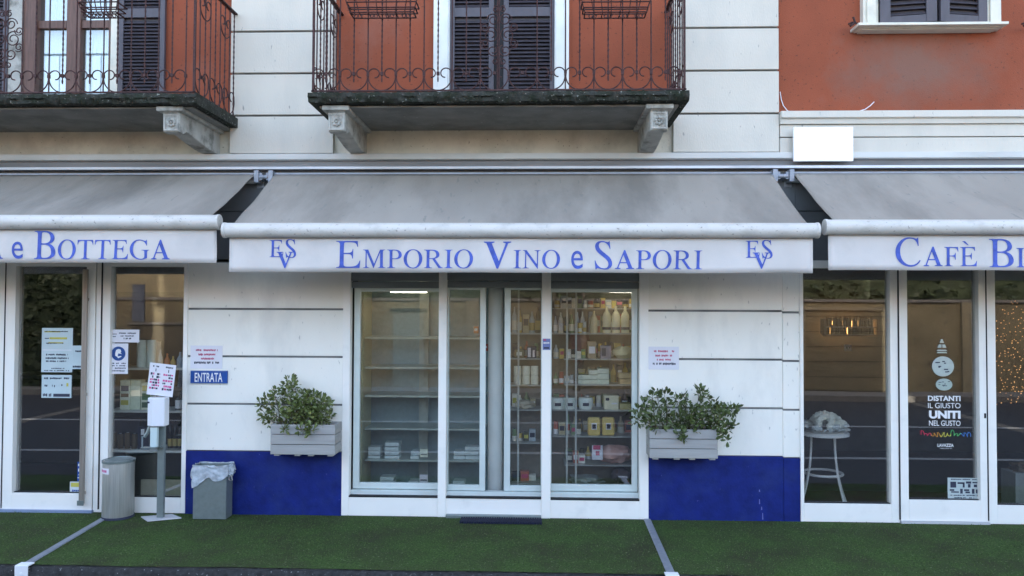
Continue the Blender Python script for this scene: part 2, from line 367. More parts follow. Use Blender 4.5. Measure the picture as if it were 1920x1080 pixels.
for (px, py, l) in ((1424, 936, 9), (1428, 950, 6), (1430, 962, 12), (1424, 918, 4)):
    X_, Z_ = XZ(px, py, -.008); mb.quad((X_-.004, -.0075, Z_-l/200), (X_+.006, -.0075, Z_-l/200), (X_+.003, -.0075, Z_), (X_-.003, -.0075, Z_))
mb.build('paint_chips', mat('chipped_paint', (.13, .16, .40), .8), B)
# lintel wall over the openings, and the upper wall body behind everything
mb = MB()
for (a, b) in ((-9, XL0-.003), (XL0, XL1-.003), (XL1, XR0-.003), (XR0, PX(1491, .01, 360)-.003), (PX(1491, .01, 360), 8)):
    for z0_, z1_ in ((2.402, 2.856), (2.864, 3.22)): mb.box(a, .006, z0_, b, .21, z1_)
mb.box(-9, .05, 2.402, 8, .22, 3.219)
mb.build('lintel_wall', mat('dark_grey_lintel', (.135, .145, .155), .55, var=.08, vscale=4, stain=(.08, .085, .09, .5)), B, bevel=.002)  # darker grey than the blocks of the courses below
ZC = 3.405
UZ = [ZC, 3.775, 4.18, 4.585, 4.99, 5.395, 5.8, 6.2, 6.6, 7.0, 7.4, 7.8, 8.2, TOP]
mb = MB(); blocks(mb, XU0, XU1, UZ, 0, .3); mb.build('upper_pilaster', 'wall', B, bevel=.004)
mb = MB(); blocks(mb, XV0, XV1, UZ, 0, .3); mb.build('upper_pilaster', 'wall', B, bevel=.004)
JB.build('joint_shadow_backing', mat('joint_shade', (.17, .17, .165), .8, var=.5, vscale=3), B)  # dark backing behind the block gaps, groove shade put into its colour
# terracotta walls with real openings: (x range, door range)
YO = .07
DX0, DX1 = PX(842, .05, 100), PX(1041, .05, 100)
LX0, LX1 = PX(40, .05, 100), PX(222, .05, 100)
WX0, WX1 = PX(1648, .05, 20), PX(1852, .05, 20); WZ0 = PZ(43, .02, 1750)
def wall_open(mb, x0, x1, z0, z1, ox0, ox1, oz0, oz1, Ya, Yb):
    mb.box(x0, Ya, z0, ox0, Yb, z1); mb.box(ox1, Ya, z0, x1, Yb, z1); mb.box(ox0, Ya, oz1, ox1, Yb, z1)
    if oz0 > z0: mb.box(ox0, Ya, z0, ox1, Yb, oz0)
mb = MB(); wall_open(mb, XU1, XV0, 3.72, TOP, DX0, DX1, 3.72, 6.0, YO, .3)
wall_open(mb, -9, XU0, 3.72, TOP, LX0, LX1, 3.72, 6.0, YO, .3)
ZOR = PZ(213, YO, 1700)
wall_open(mb, XV1, 8, ZOR, TOP, WX0, WX1, WZ0, 6.0, YO, .3)
mb.build('upper_wall', 'orange', B)
mb = MB(); mb.box(XU1, .055, ZC, XV0, .3, 3.72); mb.box(-9, .055, ZC, XU0, .3, 3.72); mb.build('wall_band', 'beige', B)
# right hand stone fascia: stepped mouldings
zz = [ZOR, PZ(222, .0, 1700), PZ(233, 0, 1700), PZ(257, 0, 1700), PZ(287, 0, 1700)]
mb = MB(); mb.prism([(.3, zz[0]+.02), (-.055, zz[0]), (-.06, zz[1]), (-.035, zz[1]-.012), (-.03, zz[2]), (.3, zz[2])], 'x', XV1+.004, 8)
mb.box(XV1+.006, -.008, zz[3]+.004, 8, .3, zz[2]-.003); mb.box(XV1+.006, -.004, ZC, 8, .3, zz[3]-.004); mb.build('stone_fascia', M['wall'], B, bevel=.004)
# string course and metal flashing above the awnings
mb = MB(); mb.prism([(.3, ZC), (-.045, ZC-.004), (-.05, ZC-.058), (-.03, ZC-.066), (.3, ZC-.066)], 'x', -9, 8); mb.build('string_course', mat('pale_cornice', (.56, .56, .53), .7, var=.06, vscale=4, stain=(.30, .30, .27, .6), stain_lo=.5, stretch=(.3, 1, 1)), B, bevel=.003)
mb = MB(); mb.box(-9, .0, 3.215, 8, .3, ZC-.068); mb.build('cornice_recess', mat('shaded_recess', (.20, .20, .20), .7, var=.15, vscale=4, stain=(.08, .08, .075, .7), stretch=(.3, 1, 2)), B)  # shadow gap under the string course, shade put into the dark grey
mb = MB(); mb.prism([(-.002, 3.278), (-.085, 3.270), (-.088, 3.246), (-.080, 3.244), (-.002, 3.25)], 'x', -9, 8); mb.build('flashing', 'flash', B, bevel=.002)
# building body: side walls, back wall, roof, floors and rooms
mb = MB(); mb.box(-9.2, .0, -.14, -9, 5.2, TOP); mb.box(8, .0, -.14, 8.2, 5.2, TOP); mb.box(-9.2, 5.2, -.14, 8.2, 5.4, TOP); mb.build('outer_wall', 'orange', B)
mb = MB(); mb.box(-9.4, -.35, TOP, 8.4, 5.6, TOP+.14); mb.build('roof', 'tile', B)
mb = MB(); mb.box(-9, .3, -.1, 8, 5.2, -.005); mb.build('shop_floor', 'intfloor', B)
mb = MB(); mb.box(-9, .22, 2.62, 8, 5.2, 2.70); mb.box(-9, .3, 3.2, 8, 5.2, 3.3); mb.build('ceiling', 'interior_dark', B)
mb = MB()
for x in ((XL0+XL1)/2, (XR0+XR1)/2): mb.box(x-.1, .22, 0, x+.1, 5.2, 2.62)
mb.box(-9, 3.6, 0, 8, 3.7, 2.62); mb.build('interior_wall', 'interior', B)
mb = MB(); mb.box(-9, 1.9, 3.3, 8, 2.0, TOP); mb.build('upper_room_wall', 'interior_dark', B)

# ---------------- shopfront frames and panes
FY, FB = -.012, .075
ZH = 2.40
def post(mb, x0, x1, ymid=750, zb=.0, Ya=FY, Yb=FB):
    mb.box(PX(x0, Ya, ymid), Ya, zb, PX(x1, Ya, ymid), Yb, ZH)
def pane(x0, x1, z0, z1, parent, m='glass', Y=.04):
    o = MB().box(x0, Y, z0, x1, Y+.006, z1).build('pane', m, parent); return o
# left shop
b0 = PZ(960, FY, 100)
mb = MB(); post(mb, -260, -243); xx = [PX(-243, FY), PX(-95, FY)]
mb.box(xx[0], FY, 0, xx[1], FB, .19); mb.box(xx[0], FY, 2.28, xx[1], FB, ZH); post(mb, -95, 5)
f = mb.build('shop_window', 'white', B, bevel=.003); pane(xx[0], xx[1], .19, 2.28, f, 'glass_dark')
mb = MB(); a, b = PX(7, FY, 750), PX(176, FY, 750)
d0, d1 = PX(26, FY, 750), PX(159, FY, 750)
zr = PZ(925, FY, 100); z0 = PZ(957, FY, 100)
mb.box(a, FY-.006, z0, d0, FB, ZH); mb.box(d1, FY-.006, z0, b, FB, ZH); mb.box(d0, FY-.006, z0, d1, FB, zr); mb.box(d0, FY-.006, 2.33, d1, FB, ZH)
dl = mb.build('glass_door', 'white', B, bevel=.003); pane(d0, d1, zr, 2.33, dl, 'glass_dark')
hx = PX(157, -.07, 720); hz0, hz1 = PZ(945, -.07, 160), 2.30
hm = MB().box(hx-.022, -.085, hz0, hx+.022, -.055, hz1)
for zz_ in (hz0+.08, 1.1, 2.0): hm.box(hx-.008, -.055, zz_, hx+.008, -.018, zz_+.03)
hm.build('handle', mat('weathered_handle', (.34, .30, .26), .4, metal=.5, var=.15, stretch=(8, 8, .4)), dl, bevel=.004)
MB().box(hx-.03, -.095, hz0-.01, hx+.03, -.0855, hz0+.035).build('handle_end', 'steel2', dl)
mb = MB(); post(mb, 177.5, 204); wx0, wx1 = PX(204, FY), PX(344, FY)
w0 = PZ(933, FY, 280); mb.box(wx0, FY, 0, wx1, FB, w0); mb.box(wx0, FY, 2.33, wx1, FB, ZH); mb.box(wx1, FY, 0, XL0+.018, FB, ZH)
f = mb.build('shop_window', 'white', B, bevel=.003); pane(wx0, wx1, w0, 2.33, f)
mb = MB(); mb.box(PX(-240, -.05), -.05, -.003, PX(178, -.05), FB, .022); mb.build('threshold', mat('blue_grey_sill', (.22, .28, .42), .5), B)
# centre shop: outer frame with three bays
mb = MB()
mb.box(XL1-.005, FY, 0, PX(657, FY), FB, ZH); cx = [PX(657, FY), PX(823, FY), PX(838, FY), PX(1016, FY), PX(1033, FY), PX(1199, FY)]
zb = PZ(934, FY, 900)
mb.box(cx[1], FY-.012, 0, cx[2], FB, ZH); mb.box(cx[3], FY-.012, 0, cx[4], FB, ZH); mb.box(cx[5], FY, 0, XR0+.005, FB, ZH)
mb.box(cx[0], FY, 0, cx[1], FB, zb); mb.box(cx[4], FY, 0, cx[5], FB, zb-.005); mb.box(cx[2], FY+.004, .012, cx[3], FB, zb)
fr = mb.build('shop_window', 'white', B, bevel=.003)
mb = MB()
for a, b, zt in ((cx[0], cx[1], 2.18), (cx[2], cx[3], 2.185), (cx[4], cx[5], 2.18)):
    mb.box(a, .01, zt+.02, b, FB, ZH); mb.box(a, .024, zt-.045, b, FB, zt+.015)
mb.build('transom', 'header', fr, bevel=.003)
# inner aluminium sashes
def sash(name, x0, x1, z0, z1, wl, wr, wb, wt, Y, parent, m='alu', gm='glass'):
    mb = MB(); mb.box(x0, Y, z0, x0+wl, Y+.045, z1); mb.box(x1-wr, Y, z0, x1, Y+.045, z1); mb.box(x0+wl, Y+.002, z0, x1-wr, Y+.045, z0+wb); mb.box(x0+wl, Y+.002, z1-wt, x1-wr, Y+.045, z1)
    o = mb.build(name, m, parent, bevel=.003); pane(x0+wl, x1-wr, z0+wb, z1-wt, o, gm, Y+.02); return o
SY = .09
mb = MB(); mb.box(cx[0], .055, zb, cx[1], .14, zb+.045); mb.box(cx[4], .055, zb, cx[5], .14, zb+.045); mb.box(cx[2], .055, zb, cx[3], .14, zb+.04); mb.build('sill_track', 'alu', fr, bevel=.003)
sash('fixed_sash', cx[0]+.012, cx[1]+.01, zb+.052, 2.15, .06, .02, .055, .05, SY, fr)
sash('fixed_sash', cx[4]-.01, cx[5]-.004, zb+.052, 2.15, .02, .055, .06, .05, SY, fr)
ga, gb = PX(911, SY), PX(946, SY)
dd = sash('sliding_door', cx[2]-.005, ga, zb+.045, 2.15, .012, .055, .05, .03, SY, B)
sash('sliding_door', gb, cx[3]+.005, zb+.045, 2.15, .058, .012, .05, .03, SY, B)
# threshold under the middle door
mb = MB(); mb.box(PX(838, -.06), -.06, .0, PX(1016, -.06), FY+.003, .03); mb.build('threshold', 'steel2', B, bevel=.004)
# right (cafe) shopfront
e = [1507, 1670, 1686, 1702, 1836, 1851, 1868]
E = [PX(v, FY, 740) for v in e]
mb = MB(); zc = PZ(945, FY, 1590)
mb.box(XR1-.008, FY, 0, E[0], FB, ZH); mb.box(E[0], FY, 0, E[1], FB, zc); mb.box(E[0], FY, 2.33, E[1], FB, ZH); mb.box(E[1], FY, 0, E[2]-.004, FB, ZH)
f = mb.build('shop_window', 'white', B, bevel=.003); pane(E[0], E[1], zc, 2.33, f, 'glass_dark')
mb = MB(); zd = PZ(938, FY, 1768); zd0 = .02
mb.box(E[2]+.002, FY-.006, zd0, E[3], FB, ZH); mb.box(E[3], FY-.006, zd0, E[4], FB, zd); mb.box(E[3], FY-.006, 2.33, E[4], FB, ZH); mb.box(E[4], FY-.006, zd0, E[5]-.003, FB, ZH)
dr = mb.build('glass_door', 'white', B, bevel=.003); pane(E[3], E[4], zd, 2.33, dr, 'glass_dark')
MB().box(PX(1847, -.02, 778)-.008, -.024, PZ(784, -.02, 1847), PX(1847, -.02, 778)+.008, FY-.007, PZ(775, -.02, 1847)).build('lock', 'dark', dr)
mb = MB(); E2 = PX(2100, FY); zc2 = PZ(948, FY, 1900)
mb.box(E[5]+.002, FY, 0, E[6], FB, ZH); mb.box(E[6], FY, 0, E2, FB, zc2); mb.box(E[6], FY, 2.33, E2, FB, ZH); mb.box(E2, FY, 0, E2+.08, FB, ZH)
f = mb.build('shop_window', 'white', B, bevel=.003); pane(E[6], E2, zc2, 2.33, f, 'glass_dark')
mb = MB(); mb.box(E2+.08, .0, 0, 8, .22, 2.4); mb.box(-9, .0, 0, PX(-260, FY), .22, 2.4); mb.build('ground_wall', 'wall_low', B)
mb = MB(); mb.box(E[2], -.04, -.003, E[5], FB, .018); mb.build('threshold', 'flash', B)

mb = MB(); seam = .011
for px in (187.5, 6.2, 1686, 1851):
    X_ = PX(px, -.02, 740); mb.box(X_-seam/2, -.0205, .03, X_+seam/2, -.004, ZH-.01)  # dark strips standing in for the open gaps between frame members
for a, b, z in ((cx[0], cx[1], zb), (cx[2], cx[3], zb), (cx[4], cx[5], zb-.005)): mb.box(a+.001, FY-.003, z-.004, b-.001, .05, z+.007)
for a, b, z in ((d0, d1, zr), (wx0, wx1, w0), (E[0], E[1], zc), (E[3], E[4], zd), (E[6], E2, zc2)): mb.box(a+.001, .01, z-.001, b-.001, .038, z+.007)
mb.build('gasket_and_seam_strips', 'dark', B)
# ---------------- upper doors, shutters and window
def louvre_leaf(x0, x1, z0, z1, Y, parent, sw=.05, name='shutter', pitch=.037):
    mb = MB(); t = .035
    mb.box(x0, Y, z0, x0+sw, Y+t, z1); mb.box(x1-sw, Y, z0, x1, Y+t, z1); mb.box(x0+sw, Y+.002, z0, x1-sw, Y+t, z0+.07)
    zz = [z0+.07]
    zmid = z0+.95
    mb.box(x0+sw, Y+.002, zmid, x1-sw, Y+t, zmid+.09); mb.box(x0+sw, Y+.002, z1-.08, x1-sw, Y+t, z1)
    o = mb.build(name, 'shutter', parent, bevel=.002)
    s = MB()
    for (a, b) in ((z0+.07, zmid), (zmid+.09, z1-.08)):
        z = a+.006
        while z < b-.03:
            s.prism([(Y+.003, z), (Y+.009, z-.002), (Y+t-.002, z+.026), (Y+t-.008, z+.030)], 'x', x0+sw, x1-sw); z += pitch
    s.box(x0+sw, Y+t+.002, z0, x1-sw, Y+t+.008, z1)
    s.build('slats', 'slat', o); return o
# centre balcony door
sx = [PX(812, -.02, 80), PX(842, -.02, 80), PX(1040, -.02, 80), PX(1067, -.02, 80)]
mb = MB(); mb.box(sx[0], -.0, 3.775, sx[1], .1, 6.05); mb.box(sx[2], -.0, 3.775, sx[3], .1, 6.05); mb.box(sx[0], -.003, 6.05, sx[3], .1, 6.2)
mb.box(sx[0]+.05, -.018, 3.775, sx[1]-.012, .001, 6.05); mb.box(sx[2]+.012, -.018, 3.775, sx[3]-.05, .001, 6.05)
bd = mb.build('balcony_door', mat('white_door_surround', (.72, .745, .72), .6, var=.05, stain=(.5, .5, .46, .4)), B, bevel=.004)
c1, c2 = PX(926, .05, 100), PX(944, .05, 100)
louvre_leaf(DX0+.002, c1, 3.78, 6.0, .05, bd); louvre_leaf(c2, DX1-.002, 3.78, 6.0, .05, bd)
MB().box(c1, .075, 3.775, c2, .1, 6.0).build('shutter_gap_strip', 'dark', bd)
mb = MB(); mb.tube([((c1+c2)/2-.012, .045, 3.9), ((c1+c2)/2-.012, .045, 5.3)], .006); mb.build('shutter_bolt', 'iron', bd)
# left balcony door: brown casement, panes, sheet imitating reflected sky, open shutter
Yw = .12
mb = MB()
def bx(x0, y0, x1, y1, Ya, Yb, m=None): (m or mb).bpx(x0, y0, x1, y1, Ya, Yb)
zt, zb_ = 6.0, 3.775
def vbar(x0, x1, Ya, Yb, m): m.box(PX(x0, Ya, 90), Ya, zb_, PX(x1, Ya, 90), Yb, zt)
vbar(42, 66, .06, .2, mb); vbar(124, 150, .08, .17, mb); vbar(203, 207, .1, .17, mb)
zq0, zq1 = PZ(53, .1, 130), PZ(38, .1, 130)
for a, b in ((66, 124), (150, 203)):
    mb.box(PX(a, .1, 90), .1, zq0, PX(b, .1, 90), .16, zq1); mb.box(PX(a, .1, 90), .1, zb_, PX(b, .1, 90), .16, zb_+.012)
mb.box(LX0, .08, 5.96, LX1, .2, 6.0)
ld = mb.build('balcony_door', 'brown', B, bevel=.004)
for a, b in ((66, 124), (150, 203)):
    MB().box(PX(a, .12, 90), .13, zb_+.012, PX(b, .12, 90), .136, zq0).build('pane', 'glass_up', ld)
    MB().box(PX(a, .12, 90), .13, zq1, PX(b, .12, 90), .136, 5.96).build('pane', 'glass_up', ld)
cm = MB(); n0 = len(cm.v); k = 90
for i in range(k+1):
    X = PX(60, .2, 90)+(PX(210, .2, 90)-PX(60, .2, 90))*i/k; y = .215+.012*math.sin(i*1.35)+.006*math.sin(i*.5)
    cm.v += [(X, y, zb_), (X, y, zt), (X, y+.003, zb_), (X, y+.003, zt)]
for i in range(k): a = 4*i; cm.f += [(a, a+4, a+5, a+1), (a+2, a+3, a+7, a+6)]
cm.build('reflected_sky_sheet', 'reflected_sky_sheet', ld, smooth=True)  # sheet added behind the panes to imitate the bright sky reflection
mb = MB(); vbar(207, 221, .05, .2, mb); mb.build('jamb', 'cream', ld, bevel=.003)
mb = MB(); mb.box(PX(14, .04, 90), .04, zb_, PX(41, .04, 90), .068, zt); mb.build('reveal', 'stone', ld, bevel=.004)
louvre_leaf(PX(222, .02, 90), PX(308, .02, 90), 3.79, 6.0, .02, ld, sw=.045, pitch=.034)
louvre_leaf(PX(-66, .02, 90), PX(13, .02, 90), 3.79, 6.0, .02, ld, sw=.045, pitch=.034)
# right window
mb = MB(); a = [PX(v, -.02, 20) for v in (1620, 1649, 1851, 1880)]; zs = PZ(43, -.03, 1750)
mb.box(a[0], -.0, zs, a[1], .12, 6.1); mb.box(a[2], 0, zs, a[3], .12, 6.1); mb.box(a[0], -.003, 6.1, a[3], .12, 6.24)
mb.box(a[0]+.03, -.02, zs, a[1]-.03, .001, 6.1); mb.box(a[2]+.03, -.02, zs, a[3]-.03, .001, 6.1)
rw = mb.build('window', 'cream', B, bevel=.004)
sa, sb = PX(1610, -.12, 45), PX(1892, -.12, 45); zs1 = PZ(41, -.12, 1750); zs2 = PZ(46, -.12, 1750); zs3 = PZ(51, -.07, 1750)
MB().box(sa, -.12, zs2, sb, .2, zs1).box(sa+.03, -.07, zs3, sb-.03, .2, zs2-.001).box(sa+.06, -.04, zs3-.008, sb-.06, .2, zs3-.001).build('sill', 'cream', rw, bevel=.006)
MB().box(WX0, .2, WZ0, WX1, .206, 6.0).build('pane', 'glass_up', rw)
def leaf_at(x0, x1, ang, hinge):
    o = louvre_leaf(0 if hinge == 'l' else -(x1-x0), (x1-x0) if hinge == 'l' else 0, zs1+.012, 6.05, 0, None, sw=.09, pitch=.05)
    me_l = [o]+list(o.children)
    o.data.transform(Matrix.Translation(o.location)); 
    for c in o.children: c.location = (0, 0, 0); c.data.transform(Matrix.Translation(o.location))
    o.parent = rw; o.location = Vector((x0 if hinge == 'l' else x1, -.03, 0))-rw.location; o.rotation_euler = (0, 0, ang)
xm = PX(1759, -.1, 20)
leaf_at(a[1]+.002, xm-.008, -math.radians(10), 'l'); leaf_at(xm+.012, a[2]-.002, math.radians(10), 'r')
for px in (1600, 1925):
    mb = MB(); X, Z = XZ(px, 42, -.06)
    mb.tube([(X+.06, .06, Z-.02), (X+.05, -.05, Z-.01), (X, -.06, Z+.0)], .008); mb.tube([(X, -.06, Z+.05), (X+.015, -.06, Z), (X-.03, -.062, Z-.035)], .011); mb.tube([(X-.045, -.06, Z-.015), (X-.005, -.06, Z)], .009)
    mb.build('shutter_stop', 'iron', rw)

# ---------------- balconies
def scroll_unit(mb, cx_, Y, z0, s, r=.0055, along='x', c0=0):
    """lyre shaped scroll: bottom arc with two inward curls; s = half width"""
    def P(u, v): return (cx_+u, Y, z0+v) if along == 'x' else (Y, cx_+u, z0+v)
    for sg in (-1, 1):
        pts = []
        for i in range(13):                                 # bottom arc from the centre up the side
            t = -math.pi/2+i/12*(math.pi/2+.25); pts.append((sg*s*.97*math.cos(t), s*.98+s*.98*math.sin(t)))
        cxx, czz, rr_ = sg*s*.52, s*1.18, s*.46
        for i in range(1, 20):
            t = .1+i/19*4.6; q = rr_*(1-.45*i/19); pts.append((cxx+sg*q*math.cos(t), czz+q*math.sin(t)))
        mb.tube([P(*p) for p in pts], r, 5)
    u, v = 0, s*1.2
    a = P(u-.012, v-.014); b = P(u+.012, v+.014)
    if along == 'x': mb.box(a[0], Y-.009, a[2], b[0], Y+.009, b[2])
    else: mb.box(Y-.009, a[1], a[2], Y+.009, b[1], b[2])
def twisted(mb, p0, p1, r=.0065):
    p0, p1 = Vector(p0), Vector(p1); k = 40
    mb.tube([p0.lerp(p1, i/k) for i in range(k+1)], [r*(1.25 if i % 2 else .75) for i in range(k+1)], 5)
def balcony(x0, x1, yf, brackets, phase, basket_px, medallion=None):
    slab = MB(); zt_, zb2 = PZ(170, yf, 940), PZ(190, yf, 940)
    # rough mossy slab: subdivided with jitter
    nx_ = int((x1-x0)/.018); prof = [(.07, zt_), (yf+.03, zt_), (yf, zt_-.006), (yf-.006, zt_-.04), (yf+.004, (zt_+zb2)/2-.01), (yf+.012, zb2+.008), (yf+.03, zb2), (.07, zb2)]
    for i in range(nx_+1):
        X = x0+(x1-x0)*i/nx_
        for k, (y, z) in enumerate(prof):
            j = 0 if k in (0, 7) else 1
            d = .012*mnoise.noise(Vector((X*9, k*.9, 1)))+.014*mnoise.noise(Vector((X*33, k*2.1, 4)))
            slab.v.append((X, y+d*j, z+(d*.7*j if k > 1 else 0)))
    m_ = len(prof)
    for i in range(nx_):
        for k in range(m_): slab.f.append((i*m_+k, i*m_+(k+1) % m_, (i+1)*m_+(k+1) % m_, (i+1)*m_+k))
    slab.f.append(tuple(range(m_-1, -1, -1))); slab.f.append(tuple(nx_*m_+k for k in range(m_)))
    o = slab.build('balcony', 'moss', B, smooth=True)
    MB().box(x0+.07, yf+.10, zb2-.022, x1-.07, .054, zb2-.004).build('soffit', 'soffit', o, bevel=.006)
    for bx_ in brackets:
        w2 = .085
        zt2 = zb2-.012
        prof2 = [(.06, zt2), (yf+.10, zt2), (yf+.085, zt2-.035), (yf+.11, zt2-.05), (yf+.12, zt2-.205), (yf+.19, zt2-.21), (yf+.25, zt2-.175)]
        for i in range(9):
            t = (i+1)/9; prof2.append((yf+.25+(-.04-yf-.25)*t, zt2-.175-(zt2-.175-ZC-.002)*math.sin(t*1.57)**1.2))
        prof2 += [(.06, ZC+.002)]
        br = MB().prism(prof2, 'x', bx_-w2+.012, bx_+w2-.012).box(bx_-w2-.03, yf+.07, zt2-.035, bx_+w2+.03, .05, zt2+.006)
        bo = br.build('bracket', 'stone', o, bevel=.008)
        om = MB(); zc_ = zt2-.125; fy = yf+.113
        for (u0, v0, u1, v1) in ((-.065, .058, .065, .07), (-.065, -.07, .065, -.058), (-.065, -.058, -.053, .058), (.053, -.058, .065, .058)):
            om.box(bx_+u0, fy-.008, zc_+v0, bx_+u1, fy+.01, zc_+v1)
        for j in range(8):
            a_ = j*math.pi/4; om.blob((bx_+.027*math.cos(a_), fy-.002, zc_+.027*math.sin(a_)), .014, .012, .014, 8, 5)
        om.blob((bx_, fy-.004, zc_), .012, .012, .012, 8, 5); om.build('carving', 'stone', bo)
    # railing
    rl = MB(); Yr = yf+.035; zr0 = zt_+.012; zr1 = zt_+1.0; unit = .236; s = unit/2
    rl.box(x0+.02, Yr-.009, zr0-.004, x1-.02, Yr+.009, zr0+.008); rl.box(x0+.02, Yr-.02, zr1, x1-.02, Yr+.02, zr1+.012)
    c = phase
    while c-unit > x0: c -= unit
    while c < x1-.06:
        if c > x0+.05:
            if not medallion or abs(c-medallion) > .2: twisted(rl, (c, Yr, zr0+.075), (c, Yr, zr1))
            scroll_unit(rl, c, Yr, zr0+.004, s)
        e_ = c+s
        if x0+.04 < e_ < x1-.04:
            if not medallion or abs(e_-medallion) > .1: rl.tube([(e_, Yr, zr0), (e_, Yr, zr1)], .006, 5)
            rl.box(e_-.010, Yr-.010, zr0+.125, e_+.010, Yr+.010, zr0+.155)
        c += unit
    if medallion:
        zc_ = PZ(66, Yr, 940)
        for sg in (-1, 1):
            for (dx, dz, rr_, ph) in ((.05, .13, .055, 0), (.07, 0, .07, 1), (.05, -.13, .055, 2), (.12, .07, .04, 3), (.12, -.07, .04, 4), (.03, .22, .03, 1), (.03, -.22, .03, 2)):
                pts = [(medallion+sg*(dx+rr_*(1-.03*i)*math.cos(ph+i*.42)), Yr, zc_+dz+rr_*(1-.03*i)*math.sin(ph+i*.42)) for i in range(24)]
                rl.tube(pts, .005, 5)
        rl.tube([(medallion, Yr, zr0), (medallion, Yr, zr1)], .006, 5)
    for xe in (x0+.035, x1-.035):
        rl.box(xe-.009, Yr-.009, zr0, xe+.009, Yr+.009, zr1); rl.box(xe-.009, Yr, zr0-.004, xe+.009, .05, zr0+.008); rl.box(xe-.02, Yr, zr1, xe+.02, .05, zr1+.012)
        yb = Yr+.10; k = 0
        while yb < .0:
            (twisted if k % 2 else (lambda m2, a2, b2: m2.tube([a2, b2], .006, 5)))(rl, (xe, yb, zr0), (xe, yb, zr1)); yb += .105; k += 1
        n_ = 3; L_ = (-.0-Yr)/n_
        for q in range(n_):
            scroll_unit(rl, Yr+L_*(q+.5), xe, zr0+.004, L_/2*.95, along='y')
        for q in range(2): scroll_unit(rl, Yr+L_*(q*1.5+.7), xe, zr1-.30, L_/2*.8, along='y')
    # flower box baskets hanging on the front rail
    for (b0_, b1_) in basket_px:
        X0, X1 = PX(b0_, Yr-.16, 10), PX(b1_, Yr-.16, 10); zb3 = PZ(21, Yr-.16, (b0_+b1_)/2)
        for dz, gr in ((0, .0), (.035, .012), (.075, .024), (.16, .05)):
            pts = [(X0-gr, Yr-.14-gr, zb3+dz), (X1+gr, Yr-.14-gr, zb3+dz), (X1+gr, Yr-.01, zb3+dz), (X0-gr, Yr-.01, zb3+dz), (X0-gr, Yr-.14-gr, zb3+dz)]
            for p, q in zip(pts[:-1], pts[1:]): rl.tube([p, q], .006, 5)
        nn = 7
        for i in range(nn+1):
            t = i/nn; rl.tube([(X0+(X1-X0)*t, Yr-.02, zb3), (X0+(X1-X0)*t, Yr-.14, zb3), (X0-.05+(X1-X0+.1)*t, Yr-.19, zb3+.16)], .0045, 5)
        for i in range(4):
            cxx = X0+(X1-X0)*(i+.5)/4
            for sg in (-1, 1): rl.tube([(cxx+sg*(.018+.018*(1-.03*j)*math.cos(.5*j)), Yr-.13, zb3-.028+.02*(1-.03*j)*math.sin(.5*j)) for j in range(16)], .0035, 4)
    rl.build('railing', 'iron', o, smooth=True)
    return o
YB = -.90
bl, brr = PX(577, YB, 175), PX(1293, YB, 175)
balcony(bl, brr, YB, [PX(631, YB+.11, 220), PX(1236, YB+.11, 220)], PX(716, YB+.035, 140), [(655, 775), (1097, 1213)], PX(936, YB+.035, 60))
lr = PX(368, YB, 175)
balcony(lr-3.14, lr, YB, [PX(321, YB+.11, 225), PX(321, YB+.11, 225)-2.68], PX(117, YB+.035, 150), [(152, 215)], PX(10, YB+.035, 60))

